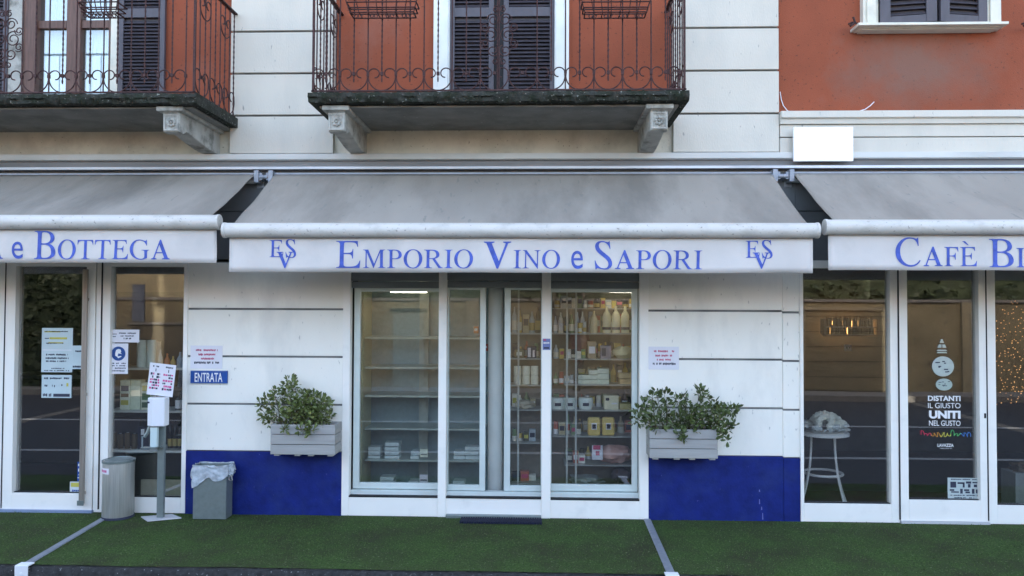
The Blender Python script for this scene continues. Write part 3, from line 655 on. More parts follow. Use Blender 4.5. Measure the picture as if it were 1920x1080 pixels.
# ================================================================== AWNINGS
def wave(X, Z): return .022*mnoise.noise(Vector((X*1.7-Z*2, Z*3, 9)))+.006*math.sin(X*2.3+.5)+.004*math.sin(X*7.1)+.003*mnoise.noise(Vector((X*5, Z*6, 0)))
def awning(label, fx0, fx1, ybar, yv0, yv1, words, monograms, seed, xr=(None, None)):
    Yf = -1.05; Yk = -.075
    X0 = PX(fx0, Yf, ybar) if xr[0] is None else xr[0]; X1 = PX(fx1, Yf, ybar) if xr[1] is None else xr[1]
    pxm = min(max((fx0+fx1)/2, 0), 1920)
    zf = PZ(ybar, Yf, pxm); zk = 3.20
    T = thing('awning', label, 'awning', ((X0+X1)/2, -.1, zf), 'grey awnings over the shopfronts')
    ma, mbk = .075, .06
    f = MB(); nu, nv = 150, 18; rr_ = random.Random(seed)
    hh = zf+.05
    for i in range(nu+1):
        X = X0+ma+(X1-X0-2*ma)*i/nu
        for j in range(nv+1):
            t = j/nv; y = Yk+(Yf-Yk)*t; z = zk+(hh-zk)*t
            sag = -.030*math.sin(math.pi*t)*(.6+.4*math.sin(X*1.1+seed)); wr = .016*mnoise.noise(Vector((X*1.6+t*1.2, t*3, seed)))*math.sin(math.pi*t)**.5+.009*mnoise.noise(Vector((X*7-t*5, t*2, seed)))*t*(1-t*.6)
            f.v.append((X, y, z+sag+wr))
    for i in range(nu):
        for j in range(nv): a_ = i*(nv+1)+j; f.f.append((a_, a_+1, a_+nv+2, a_+nv+1))
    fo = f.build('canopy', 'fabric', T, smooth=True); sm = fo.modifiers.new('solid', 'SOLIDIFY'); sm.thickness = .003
    # front bar: rounded profile
    b = MB(); r = .060
    prof = [(Yf+r*math.cos(t)*.95, zf+r*math.sin(t)) for t in [2*math.pi*k/22 for k in range(22)]]
    b.prism(prof, 'x', X0+.012, X1-.012); b.build('front_bar', 'bar', T, smooth=True)
    for xe, sg in ((X0, 1), (X1, -1)):
        cpm = MB(); cpm.prism([(Yf+(r+.004)*math.cos(t)*.97, zf+(r+.004)*math.sin(t)) for t in [2*math.pi*k/22 for k in range(22)]], 'x', xe-.003*sg, xe+.02*sg); cpm.build('end_cap', 'bar', T, bevel=.003)
    # valance
    zv1, zv0 = zf-.05, PZ(yv1, Yf, pxm); v = MB(); nu = 120; va = .035
    zlist = [zv1+(zv0-zv1)*k/6 for k in range(7)]
    for i in range(nu+1):
        X = X0+va+(X1-X0-2*va)*i/nu
        for k, z in enumerate(zlist): v.v.append((X, Yf+.025+wave(X, z)*(.3+.7*k/6), z+(.004*mnoise.noise(Vector((X*1.3, seed, 0))) if k == 6 else 0)))
    for i in range(nu):
        for k in range(6): a_ = i*7+k; v.f.append((a_, a_+1, a_+8, a_+7))
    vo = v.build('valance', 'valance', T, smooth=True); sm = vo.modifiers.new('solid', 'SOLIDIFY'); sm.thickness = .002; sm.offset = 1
    def dfm(X, Z):
        k = min(max((zv1-Z)/(zv1-zv0), 0), 1); return wave(X, Z)*(.3+.7*k)
    YT = Yf+.0195
    lt = MB()
    for (wd, x0, x1, ytop, ybot) in words:
        za = PZ(ybot, YT, (x0+x1)/2); h = PZ(ytop, YT, (x0+x1)/2)-za
        place_text(serif_word(wd), PX(x0, YT, ybot), PX(x1, YT, ybot), za, h, YT, lt, dfm)
    if words: lt.build('lettering', 'letter', vo)
    for mx in monograms:
        g1 = MB(); g2 = MB()
        yo = 1.5 if mx > 1000 else 0
        for mb_, ch, x0, x1, y0, y1 in ((g1, 'E', mx-25, mx+1, 450+yo, 482+yo), (g1, 'S', mx+5, mx+25, 449+yo, 483+yo)):
            za = PZ(y1, YT, mx); place_text(glyph(ch), PX(x0, YT, 470), PX(x1, YT, 470), za, PZ(y0, YT, mx)-za, YT, mb_, dfm)
        yy2 = YT-.002
        za = PZ(502+yo, yy2, mx); place_text(glyph('V'), PX(mx-12, yy2, 480), PX(mx+20, yy2, 480), za, PZ(472+yo, yy2, mx)-za, yy2, g2, dfm)
        mo = g1.build('monogram', 'letter', vo); g2.build('monogram', 'letter', vo)
    # folding arms under the canvas
    for xa, sg in ((X0+.25, 1), (X1-.25, -1)):
        am = MB(); el = (xa+sg*.55, -.52, (zk+zf)/2-.10)
        am.tube([(xa, -.07, zk-.07), el], .022, 8); am.tube([el, (xa+sg*.05, Yf+.03, zf)], .018, 8); am.blob(el, .032, .032, .032, 10, 6); am.build('folding_arm', 'alu', T, smooth=True)
    # roller and wall brackets
    MB().box(X0+.03, -.078, 3.195, X1-.03, .011, 3.213).build('added_back_light_seal', 'strip', T)  # added to seal the wall gap against light from above
    ro = MB(); ro.tube([(X0+.06, -.042, zk-.05), (X1-.06, -.042, zk-.05)], .035, 12); ro.build('roller', 'flash', T, smooth=True)
    for xe, sg in ((X0+.05, -1), (X1-.05, 1)):
        wb = MB(); wb.box(xe-.022, Yk-.05, zk-.085, xe+.022, .012, zk+.03); wb.box(xe+sg*.022, Yk-.03, zk-.06, xe+sg*.05, .012, zk+.01); wb.tube([(xe-.03, Yk-.02, zk-.03), (xe+sg*.075, Yk-.02, zk-.03)], .022, 10); wb.box(xe-.035, -.004, zk-.12, xe+.035, .012, zk+.012)
        wb.build('wall_bracket', 'strip', T, bevel=.004)
    return T
awning('grey awning lettered Emporio Vino e Sapori with two blue monograms', 420, 1534, 432, 447, 511,
       [('EMPORIO', 630, 887, 452, 502.5), ('VINO', 907, 1050, 453, 503), ('e', 1071, 1093, 453, 503.5), ('SAPORI', 1115, 1317, 453, 504.5)], (530, 1423), 1)
awning('grey awning lettered Bottega above the shop with the papered door', -700, 412, 416.5, 432, 492,
       [('A', -30, 5, 449, 485), ('e', 22, 43, 437, 484.5), ('BOTTEGA', 64, 318, 433, 486)], (), 2, xr=(-6.9, None))
awning('grey awning lettered Cafè Bi over the cafe windows', 1546, 2700, 426, 440, 507,
       [('CAFÈ', 1680, 1832, 446, 499), ('BI', 1855, 1922, 448, 501)], (), 3, xr=(None, 6.9))

# ================================================================== WALL ITEMS
def paper(name, label, cat, x0, y0, x1, y1, Y, m='paper', prints=(), thick=.0015, group=None, tilt=0):
    """flat printed sheet; prints: (material, [(u0,v0,u1,v1),...]) with v from the top"""
    X0, Z0, X1, Z1 = rect(x0, y0, x1, y1, Y)
    T = thing(name, label, cat, ((X0+X1)/2, Y, (Z0+Z1)/2), group)
    def rot(mb):
        if tilt:
            c, s_ = math.cos(tilt), math.sin(tilt); mx, mz = (X0+X1)/2, (Z0+Z1)/2
            mb.v = [(mx+(v[0]-mx)*c-(v[2]-mz)*s_, v[1], mz+(v[0]-mx)*s_+(v[2]-mz)*c) for v in mb.v]
        return mb
    rot(MB().box(X0, Y, Z0, X1, Y+thick, Z1)).build('sheet', m, T)
    for (pm, rs) in prints:
        b = MB()
        for (u0, v0, u1, v1) in rs:
            b.quad((X0+(X1-X0)*u0, Y-.0012, Z1-(Z1-Z0)*v1), (X0+(X1-X0)*u1, Y-.0012, Z1-(Z1-Z0)*v1), (X0+(X1-X0)*u1, Y-.0012, Z1-(Z1-Z0)*v0), (X0+(X1-X0)*u0, Y-.0012, Z1-(Z1-Z0)*v0))
        if b.v: rot(b).build('print', pm, T)
    return T
def words(v, h, u0, u1, rr_, wmin=.02, wmax=.05, skip=.2):  # a line of letter sized marks
    out = []; u = u0
    while u < u1:
        wd = rr_.uniform(wmin, wmax)
        if rr_.random() > skip: out.append((u, v+rr_.uniform(0, h*.2), min(u+wd*.8, u1), v+h*rr_.uniform(.75, 1)))
        u += wd
    return out
rr = random.Random(11)
for (x0, y0, x1, y1, lab) in ((357, 648, 417, 691, 'white landscape notice in small red print above the blue entrance sign'), (1214, 650, 1273, 693, 'white landscape notice in small red print on the pilaster beside the right planter')):
    paper('notice', lab, 'notice', x0, y0, x1, y1, -.005 if x0 < 900 else -.005, 'paper', [('red', words(.15, .1, .17, .85, rr)+words(.34, .1, .25, .78, rr)+words(.52, .1, .3, .74, rr)), ('ink', words(.69, .11, .12, .9, rr))], group='red printed notices on the pilasters')
X0, Z0, X1, Z1 = rect(357, 695, 426, 719, -.02)
T = thing('entrance_sign', 'small blue sign reading ENTRATA in white capitals', 'sign', ((X0+X1)/2, -.01, Z0))
MB().box(X0, -.02, Z0, X1, -.002, Z1).build('board', 'signblue', T, bevel=.002)
b = MB(); wbd = .006
b.box(X0, -.0225, Z0, X1, -.0202, Z0+wbd*.6); b.box(X0, -.0225, Z1-wbd*.6, X1, -.0202, Z1); b.build('border', mat('sign_edge', (.35, .42, .5), .4), T)
b = MB(); sans_px(b, 'ENTRATA', 365, 699, 417, 716, -.0215, .012); b.build('lettering', 'signwhite', T)
# blank white panel above the right awning
X0, Z0, X1, Z1 = rect(1488, 238, 1600, 302, -.09)
T = thing('blank_panel', 'plain white rectangular sign panel above the cafe awning', 'sign', ((X0+X1)/2, -.08, Z0))
MB().box(X0, -.09, Z0, X1, -.065, Z1).build('panel', 'blank', T, bevel=.003)
MB().box(X0+.04, -.0645, Z0+.04, X0+.08, -.009, Z1-.04).box(X1-.08, -.0645, Z0+.04, X1-.04, -.009, Z1-.04).build('bracket', 'steel2', T)
# white cable
mb = MB(); pts = []
for (px, py) in ((1463, 172), (1465, 186), (1469, 198), (1477, 208), (1500, 211.5), (1540, 212), (1580, 211.5), (1605, 210), (1622, 205), (1632, 198), (1639, 191)):
    X, Z = XZ(px, py, .055 if px < 1600 else .058); pts.append((X, .058, Z))
mb.tube(pts, .0045, 5); tag(mb.build('cable', 'paper'), 'thin white cable hanging along the terracotta wall', 'cable')

# ================================================================== PLANTERS AND PLANTS
def planter(x0, x1, y0, y1, label):
    Yf = -.25; X0, Z0, X1, Z1 = rect(x0, y0, x1, y1, Yf)
    T = thing('planter_box', label, 'planter', ((X0+X1)/2, -.12, Z0), 'grey wooden planters on the pilasters')
    n = 3; h = (Z1-Z0)/n
    for nm, side in (('front_board', 0), ('side_board', 1), ('side_board', 2), ('back_board', 3)):
        mb = MB()
        for i in range(n):
            za, zb3 = Z0+h*i+.0025, Z0+h*(i+1)-.0025
            if side == 0: mb.box(X0, Yf, za, X1, Yf+.02, zb3)
            elif side == 1: mb.box(X0+.001, Yf+.021, za, X0+.02, -.03, zb3)
            elif side == 2: mb.box(X1-.02, Yf+.021, za, X1-.001, -.03, zb3)
            else: mb.box(X0+.002, -.029, za, X1-.002, -.010, zb3)
        mb.build(nm, 'planter', T, bevel=.003)
    MB().box(X0+.02, Yf+.02, Z0+.01, X1-.02, -.03, Z1-.035).build('soil', 'soil', T)
    mb = MB()
    for xx_ in (X0+.03, X0+.22, X1-.25, X1-.07): mb.box(xx_, Yf+.012, Z0-.012, xx_+.05, -.03, Z0+.002)
    mb.build('foot_batten', 'planter', T)
    return X0, X1, Z1
def plant(clusters, base_px, base_y, label, leafmat, seed, lsz=.050):
    rr_ = random.Random(seed); Xb, Zb = XZ((base_px[0]+base_px[1])/2, base_y, -.14)
    T = thing('jade_plant', label, 'plant', (Xb, -.14, Zb-.03), 'bushy plants in the wall planters')
    st = MB(); lf = MB()
    for (px, py, rad, n) in clusters:
        Yc = (-.15+rr_.uniform(-.09, .06)) if py < base_y+4 else -.285; X, Z = XZ(px, py, Yc); r = rad/(185 if py < base_y+4 else 240)
        sx_, _ = XZ(.35*rr_.uniform(*base_px)+.65*min(max(px, base_px[0]), base_px[1]), base_y, -.14)
        p0 = Vector((sx_, -.14, Zb-.04)); p2 = Vector((X, Yc, Z)); p1 = p0.lerp(p2, .5)+Vector((rr_.uniform(-.03, .03), 0, .03 if p2.z > p0.z else .12))
        pts = [(p0*(1-t)**2+p1*2*t*(1-t)+p2*t*t) for t in [i/8 for i in range(9)]]
        st.tube(pts, [.006-.0042*i/8 for i in range(9)], 5)
        for k in range(3):
            q = p2+Vector((rr_.uniform(-r, r)*.8, rr_.uniform(-r, r)*.7, rr_.uniform(-r, r)*.8)); st.tube([pts[6], q], [.0022, .0012], 4)
        for k in range(int(n*.8)):
            d = Vector((rr_.gauss(0, 1), rr_.gauss(0, 1), rr_.gauss(0, 1))).normalized()
            c = p2+Vector((d.x*r, d.y*min(r, .09), d.z*r))*rr_.uniform(.15, 1)**.6
            if c.y > -.02: c.y = -.02-rr_.random()*.03
            ax = (d+Vector((rr_.gauss(0, .5), rr_.gauss(0, .5), rr_.gauss(.3, .5)))).normalized(); sd = ax.cross(Vector((rr_.gauss(0, 1), rr_.gauss(0, 1), rr_.gauss(0, 1)))).normalized(); nn = ax.cross(sd)
            L_ = lsz*rr_.uniform(.6, 1.25); W_ = L_*rr_.uniform(.38, .55); b0_ = len(lf.v)
            for (u, v_, h_) in ((0, 0, 0), (.35, .8, .1), (.7, 1, .12), (1, .0, .05), (.7, -1, .12), (.35, -.8, .1), (.55, 0, -.14)):
                lf.v.append(tuple(c+ax*(u*L_)+sd*(v_*W_*.5*1.0)+nn*(h_*W_)))
            lf.f += [(b0_+6, b0_+i, b0_+(i+1) % 6) for i in range(6)]
    st.build('stems', 'stem', T); lf.build('foliage', leafmat, T)
    return T
planter(507, 628, 796, 853, 'grey board planter on the pilaster to the right of the plastic bagged bin')
planter(1218, 1346, 805, 860, 'grey board planter on the pilaster beside the product filled window')
CL = [(543, 714, 9, 42), (551, 724, 9, 36), (538, 730, 10, 42), (524, 742, 10, 40), (515, 738, 7, 24), (503, 752, 11, 46), (489, 760, 8, 30), (497, 780, 10, 40), (507, 790, 9, 26), (520, 772, 11, 40), (533, 757, 9, 30), (568, 748, 13, 70), (575, 762, 15, 85), (558, 766, 14, 70), (588, 745, 10, 46), (599, 752, 12, 52), (607, 768, 13, 60), (616, 783, 11, 46), (605, 790, 12, 52), (588, 783, 15, 90), (570, 788, 15, 90), (552, 787, 14, 74), (536, 786, 12, 44), (565, 806, 10, 44), (583, 806, 10, 40), (577, 738, 7, 26), (612, 755, 7, 22), (533, 804, 7, 22), (545, 748, 9, 30), (600, 776, 12, 50), (556, 776, 12, 50)]
plant(CL, (520, 615), 797, 'bushy jade plant rising to one tall shoot at left in its grey planter', 'leaf', 5)
CR = [(1199, 772, 11, 34), (1193, 786, 9, 26), (1208, 758, 8, 26), (1222, 745, 8, 28), (1230, 736, 5, 14), (1246, 742, 9, 36), (1250, 755, 6, 18), (1224, 775, 12, 44), (1214, 792, 10, 36), (1247, 778, 12, 46), (1270, 752, 9, 36), (1282, 750, 9, 36), (1314, 735, 8, 34), (1320, 742, 9, 36), (1316, 758, 6, 18), (1292, 775, 15, 74), (1280, 788, 15, 74), (1305, 785, 15, 74), (1322, 790, 13, 50), (1340, 762, 10, 42), (1356, 766, 10, 40), (1372, 768, 10, 40), (1350, 776, 10, 34), (1345, 792, 12, 44), (1362, 800, 10, 40), (1374, 798, 8, 26), (1356, 812, 8, 22), (1364, 826, 5, 12), (1275, 812, 8, 34), (1280, 822, 6, 18), (1300, 800, 12, 50), (1262, 790, 12, 50), (1238, 795, 12, 40), (1335, 804, 9, 30), (1328, 770, 9, 28)]
plant(CR, (1225, 1340), 806, 'sprawling dark leafed plant spilling past the right edge of its planter', 'leaf2', 9, .055)

# ================================================================== STREET ITEMS
# steel cylinder bin
cx_ = PX(222, -.165, 920); 
T = thing('steel_bin', 'round brushed steel bin with a pink lettered label by the door', 'bin', (cx_, -.165, 0))
rb = .136; zt = PZ(862, -.165, 222)
MB().lathe([(rb-.006, .0), (rb, .012), (rb, zt-.02), (rb+.004, zt-.018), (rb+.004, zt), (rb-.012, zt+.006)], cx_, -.165, 48).build('body', 'steel', T, smooth=True)
MB().lathe([(rb+.006, zt-.016), (rb+.007, zt+.004), (rb-.016, zt+.006), (rb-.016, zt+.012), (rb-.04, zt+.016), (rb-.042, zt+.01)], cx_, -.165, 32).build('lid', 'steel2', T, smooth=True)
lb = MB(); lw = MB()
for k in range(8):
    a0, a1 = [-2.95+1.25*(k+j)/8 for j in (0, 1)]
    za, zb3 = PZ(890, -.30, 210), PZ(879, -.30, 210)
    rq = rb+.0015
    lb.quad(*[(cx_+rq*math.cos(a), -.165+rq*math.sin(a), z) for a, z in ((a0, za), (a1, za), (a1, zb3), (a0, zb3))])
    rq = rb+.0025
    if 0 < k < 7: lw.quad(*[(cx_+rq*math.cos(a), -.165+rq*math.sin(a), z) for a, z in ((a0+.02, za+.016), (a1-.02, za+.016), (a1-.02, zb3-.016), (a0+.02, zb3-.016))])
MB().lathe([(rb+.003, .001), (rb+.004, .022), (rb-.01, .024)], cx_, -.165, 40).build('base_ring', 'ink', T, smooth=True)
lo = lb.build('label_sticker', 'paper', T); lw.build('print', 'pink', lo)
# dispenser stand
sx_ = PX(303, -.21, 850); sy_ = -.21
T = thing('sanitiser_stand', 'steel pole stand carrying a white hand sanitiser dispenser before the window', 'dispenser stand', (sx_, sy_, 0))
w_ = .17
MB().prism([(sx_-.195, sy_+.02), (sx_-.06, sy_-.12), (sx_+.195, sy_+.0), (sx_+.05, sy_+.12)], 'z', .006, .016).build('base_plate', 'flash', T, bevel=.002)
MB().box(sx_-.031, sy_-.018, .016, sx_+.031, sy_+.018, PZ(742, sy_, 303)).build('pole', 'steel2', T, bevel=.003)
dX0, dZ0, dX1, dZ1 = rect(274, 746, 308, 800, sy_-.12)
mb = MB(); mb.prism([(dX0, sy_-.10), (dX0+.055, sy_-.125), (dX1, sy_-.115), (dX1, sy_-.019), (dX0+.01, sy_-.019)], 'z', dZ0, dZ1)
mb.build('dispenser', 'plastic', T, bevel=.01)
MB().box(dX0+.006, sy_-.1165, dZ1-.05, dX0+.026, sy_-.1, dZ1-.036).build('badge', 'ink', T)
bX0, bZ0, bX1, bZ1 = rect(283, 801, 296, 838, sy_-.08)
MB().box(bX0, sy_-.10, bZ0, bX1, sy_-.06, bZ1).build('bottle', 'clearbottle', T, bevel=.006)
mb = MB(); mb.tube([(bX0-.01, sy_-.08, dZ0), (bX0-.03, sy_-.085, dZ0-.06), (bX0-.055, sy_-.09, dZ0-.10)], .016, 8); mb.box(bX0-.075, sy_-.13, bZ0-.006, bX1, sy_-.05, bZ0); mb.box(bX0+.0, sy_-.05, bZ0-.012, sx_+.02, sy_-.02, bZ0+.0); mb.build('drip_tray', 'steel2', T, bevel=.002)
X0, Z0, X1, Z1 = rect(278, 682, 327, 742, sy_-.05)
tl = -math.radians(6)
def rotz(mb, mx, mz, a):
    c, s_ = math.cos(a), math.sin(a); mb.v = [(mx+(v[0]-mx)*c-(v[2]-mz)*s_, v[1], mz+(v[0]-mx)*s_+(v[2]-mz)*c) for v in mb.v]; return mb
mx, mz = (X0+X1)/2, (Z0+Z1)/2
T2 = thing('instruction_sheet', 'tilted white sheet with two columns of pink and navy print on the dispenser stand', 'notice', (mx, sy_-.05, Z0))
rotz(MB().box(X0, sy_-.05, Z0, X1, sy_-.048, Z1), mx, mz, tl).build('sheet', 'paper', T2)
pk, nk = MB(), MB()
def rq(mb, u0, v0, u1, v1, Y=sy_-.0515): mb.quad((X0+(X1-X0)*u0, Y, Z1-(Z1-Z0)*v1), (X0+(X1-X0)*u1, Y, Z1-(Z1-Z0)*v1), (X0+(X1-X0)*u1, Y, Z1-(Z1-Z0)*v0), (X0+(X1-X0)*u0, Y, Z1-(Z1-Z0)*v0))
for c0 in (.07, .56):
    for q in words(.07, .06, c0+.06, c0+.34, rr, .03, .07): rq(nk, *q)
    rq(nk, c0+.17, .17, c0+.2, .26)
    for k, v in enumerate((.30, .39, .48, .57, .66, .75)):
        for q in words(v, .075, c0, c0+.37, rr, .05, .12, .15): rq(pk if (k+(rr.random() < .3)) % 2 == 0 else nk, *q)
rotz(pk, mx, mz, tl).build('print', 'pink', T2); rotz(nk, mx, mz, tl).build('print', 'ink', T2)
# square bin with bag
Yq = -.215; X0, Z0, X1, Z1 = rect(362, 874, 424, 973, Yq); Z0 = .005
T = thing('square_bin', 'square galvanised bin lined with a crumpled plastic bag before the blue plinth', 'bin', ((X0+X1)/2, Yq+.11, 0))
mb = MB(); mb.box(X0, Yq, Z0, X1, Yq+.006, Z1); mb.box(X0, Yq+.14, Z0, X1, Yq+.146, Z1); mb.box(X0, Yq+.0062, Z0, X0+.006, Yq+.1398, Z1); mb.box(X1-.006, Yq+.0062, Z0, X1, Yq+.1398, Z1); mb.box(X0+.006, Yq+.006, Z0, X1-.006, Yq+.14, Z0+.01)
mb.build('body', 'steel2', T, bevel=.002)
bg_ = MB(); nu, nv = 80, 12; cxq, cyq = (X0+X1)/2, Yq+.073
for i in range(nu):
    a_ = 2*math.pi*i/nu; c_, s_ = math.cos(a_), math.sin(a_); m_ = max(abs(c_), abs(s_)); ux, uy = c_/m_*((X1-X0)/2+.006), s_/m_*.079
    drop = .085+.09*max(0, mnoise.noise(Vector((c_*1.7, s_*1.7, 3))))+(.10 if (uy < 0 and ux < 0) else 0)*abs(ux)/.15
    for j in range(nv+1):
        t = j/nv; z = Z1+.008-t*drop; k_ = 1+.03+.05*t*(.6+mnoise.noise(Vector((c_*4, s_*4, t*3))))+(.10*math.sin(t*3)*max(0, c_)**4 if z < Z1 else 0)+.05*max(0, -c_)**6*t
        nz = .010*mnoise.noise(Vector((a_*6, t*5, 1)))
        bg_.v.append((cxq+ux*k_+nz, cyq+uy*k_+nz, z+.012*mnoise.noise(Vector((a_*3, t*2, 7)))))
for i in range(nu):
    for j in range(nv): a_ = i*(nv+1)+j; b_ = ((i+1) % nu)*(nv+1)+j; bg_.f.append((a_, b_, b_+1, a_+1))
bo = bg_.build('bag', 'bag', T, smooth=True)
for c_, q_ in (((X1+.025, Yq+.03, Z1-.05), (.032, .03, .05, 14, 9, .9, 4)), ((X1+.03, Yq+.06, Z1-.025), (.03, .03, .025, 12, 8, .9, 6)), ((X0-.02, Yq+.04, Z1-.075), (.018, .03, .045, 12, 8, .8, 8))): MB().blob(c_, *q_).build('bag_fold', 'bag', T, smooth=True)
mb = MB(); hx_ = X1+.004; mb.tube([(hx_, Yq+.03, Z1-.07), (hx_+.03, Yq+.02, Z1-.075), (hx_+.045, Yq+.02, Z1-.13), (hx_+.02, Yq+.02, Z1-.135), (hx_, Yq+.03, Z1-.11)], .004, 5); mb.build('handle', 'steel', T)
# doormat
X0, X1 = PX(862, -.22, 980), PX(1016, -.22, 980); y0_ = -.235
mb = MB()
for i in range(34):
    t = i/34; mb.box(X0+(X1-X0)*t, y0_, .004, X0+(X1-X0)*(t+.7/34), -.075, .02)
mb.box(X0, y0_+.002, .002, X1, -.077, .012); tag(mb.build('doormat', 'mat'), 'dark blue ribbed doormat at the middle shop threshold', 'doormat')
# strips across the turf with white end brackets
def strip(p0, p1, label, bend=False):
    (xa, ya), (xb, yb) = p0, p1
    T = thing('cover_strip', label, 'floor strip', (xa, ya, 0), 'grey strips across the turf')
    m_ = MB(); n = 24; d = Vector((xb-xa, yb-ya, 0)); nrm = Vector((-d.y, d.x, 0)).normalized()*.032
    for i in range(n+1):
        t = i/n; p = Vector((xa, ya, 0)).lerp(Vector((xb, yb, 0)), t)
        if bend: p.x += -.10*math.sin(t*math.pi)*0+.05*t*t*0
        z = .008+.002*mnoise.noise(Vector((t*9, xa, 0)))
        for sgn, zz_ in ((-1, .0), (-.8, z), (.8, z), (1, .0)): m_.v.append((p.x+nrm.x*sgn, p.y+nrm.y*sgn, zz_+.004))
    for i in range(n):
        for k in range(3): a_ = i*4+k; m_.f.append((a_, a_+1, a_+5, a_+4))
    m_.build('strip', 'strip', T)
    e_ = MB(); x_ = xb; e_.box(x_-.05, yb-.06, -.115, x_+.05, yb-.052, .012); e_.box(x_-.05, yb-.052, .004, x_+.05, yb+.02, .014); e_.tube([(x_, yb-.066, -.05), (x_, yb-.059, -.05)], .012, 10); e_.build('end_bracket', 'signwhite', T, bevel=.002)
def gp(px, py):
    d = RT*((px-960)/F_PX)+UP*((540-py)/F_PX)+FW; t = (0.0-CAM.z)/d.z; return (CAM.x+d.x*t, CAM.y+d.y*t)
a_, b_ = gp(195, 973), gp(78, 1052)
strip((a_[0], a_[1]), (b_[0]-.06, -1.495), 'long grey metal strip running from the steel bin to the kerb')
a_, b_ = gp(1214, 976), gp(1252, 1064)
strip((a_[0], -.03), (b_[0]+.0, -1.495), 'grey metal strip crossing the turf at the right edge of the middle shop')

# ================================================================== PAPERS ON THE GLASS
GY = .034
rr = random.Random(21)
paper('door_poster', 'tall pale blue typed poster with yellow highlighted lines on the left door', 'poster', 78, 615, 136, 698, GY, 'paper_blue',
      [('yellow', [(.08, .07, .6, .1), (.25, .21, .82, .255), (.22, .32, .7, .35)]), ('ink', words(.065, .03, .1, .85, rr)+words(.22, .03, .1, .3, rr)+words(.33, .03, .1, .7, rr)+words(.58, .045, .15, .85, rr)+words(.66, .045, .1, .9, rr)+words(.73, .04, .15, .8, rr)+words(.9, .025, .3, .75, rr)+words(.95, .025, .1, .9, rr)), ('paper', [(.03, .49, .97, .505)])])
paper('small_poster', 'small pale sheet half behind the long door handle', 'poster', 135.5, 648, 162, 692, GY+.0005, 'paper_blue', [('ink', words(.2, .08, .1, .9, rr, .08, .15)+words(.85, .1, .05, .9, rr, .06, .12))])
paper('lower_poster', 'lower pale blue door poster with icons and a dark bar', 'poster', 78, 703, 134, 746, GY, 'paper_blue', [('ink', words(.1, .09, .08, .92, rr, .03, .06)+words(.42, .1, .1, .2, rr)+words(.42, .12, .35, .45, rr)+words(.4, .1, .58, .7, rr)+[(.4, .82, .95, .95)]+words(.8, .15, .05, .35, rr)), ('yellow', [(.83, .35, .9, .5)])])
paper('door_sticker', 'small yellow and blue square sticker low on the left door', 'sticker', 131, 903, 151, 923, GY-.001, plain('pale_sticker', (.6, .65, .68)), [('yellow', [(.1, .1, .9, .5)]), ('signblue', words(.75, .18, .1, .9, rr, .1, .2))])
paper('door_sticker', 'narrow blue lettered vertical sticker near the foot of the door handle', 'sticker', 145, 866, 152.5, 902, GY-.001, 'signblue', [('signwhite', [(.2, .1, .8, .22), (.2, .35, .6, .5), (.3, .65, .9, .7), (.1, .8, .8, .85)])])
paper('window_notice', 'white landscape notice at the top corner of the left window', 'notice', 203, 618, 261, 642, GY-.001, 'paper', [('ink', words(.22, .12, .35, .9, rr)+words(.45, .1, .4, .85, rr)+words(.62, .14, .5, .75, rr)+words(.3, .1, .12, .28, rr)+words(.5, .1, .15, .25, rr))])
T = paper('safety_sign', 'white sign with a round blue face pictogram above dark text lines', 'sign', 203, 644, 240, 701, GY-.001, 'paper', [('ink', words(.63, .045, .1, .9, rr, .04, .09)+words(.71, .045, .1, .9, rr, .04, .09)+words(.79, .045, .1, .9, rr, .04, .09)+words(.88, .045, .15, .85, rr, .04, .09))])
X, Z = XZ(222, 663, GY-.003); mb = MB(); n0 = len(mb.v); rd = .068
mb.v += [(X+rd*math.cos(2*math.pi*i/28), GY-.0035, Z+rd*math.sin(2*math.pi*i/28)) for i in range(28)]; mb.f.append(tuple(range(28))); mb.build('blue_disc', 'mandblue', T)
mb = MB(); hp = [(-.03, .005), (-.022, .035), (.0, .045), (.02, .04), (.028, .02), (.02, .012), (.036, -.006), (.03, -.03), (.0, -.045), (-.012, -.03), (-.03, -.02)]
mb.v += [(X+u*1.0, GY-.0045, Z+v) for u, v in hp]; mb.f.append(tuple(range(len(hp)-1, -1, -1))); mb.build('face_symbol', 'signwhite', T)
mb = MB(); mb.quad((X-.006, GY-.0055, Z-.026), (X+.033, GY-.0055, Z-.022), (X+.036, GY-.0055, Z-.004), (X, GY-.0055, Z+.002)); mb.build('mask_symbol', 'mandblue', T)
paper('post_sticker', 'tiny blue and red sticker on the white post of the middle doorway', 'sticker', 1017.5, 635, 1032, 656, FY-.0155, plain('sticker_blue', (.16, .20, .42)), [('red', [(.1, .05, .45, .18)]), ('signwhite', words(.3, .15, .1, .9, rr, .15, .25)), ('ink', [(.15, .75, .85, .9)])])
# cafe door decals
T = thing('door_lettering', 'white lettering DISTANTI UNITI with a rainbow script line on the cafe door', 'decal', (PX(1771, GY, 800), GY, PZ(840, GY, 1771)))
b = MB(); sans_px(b, 'DISTANTI', 1740, 742, 1801, 752, GY-.001, .03); sans_px(b, 'UNITI', 1742, 770, 1801, 785, GY-.001, .05); b.build('bold_lettering', 'signwhite', T)
b = MB(); sans_px(b, 'IL GIUSTO', 1740, 755.5, 1801, 765.5, GY-.001); sans_px(b, 'NEL GUSTO', 1742, 788.5, 1801, 798.5, GY-.001, .005); b.build('thin_lettering', 'signwhite', T)
b = MB(); sans_px(b, 'LAVAZZA', 1758, 832, 1788, 838, GY-.001, .02); sans_px(b, 'TORINO, ITALIA, 1895', 1762, 840, 1785, 842, GY-.001); b.build('logo', 'signwhite', T)
cols = [(.7, .05, .12), (.75, .35, .05), (.7, .65, .1), (.1, .5, .15), (.08, .25, .65)]
import colorsys
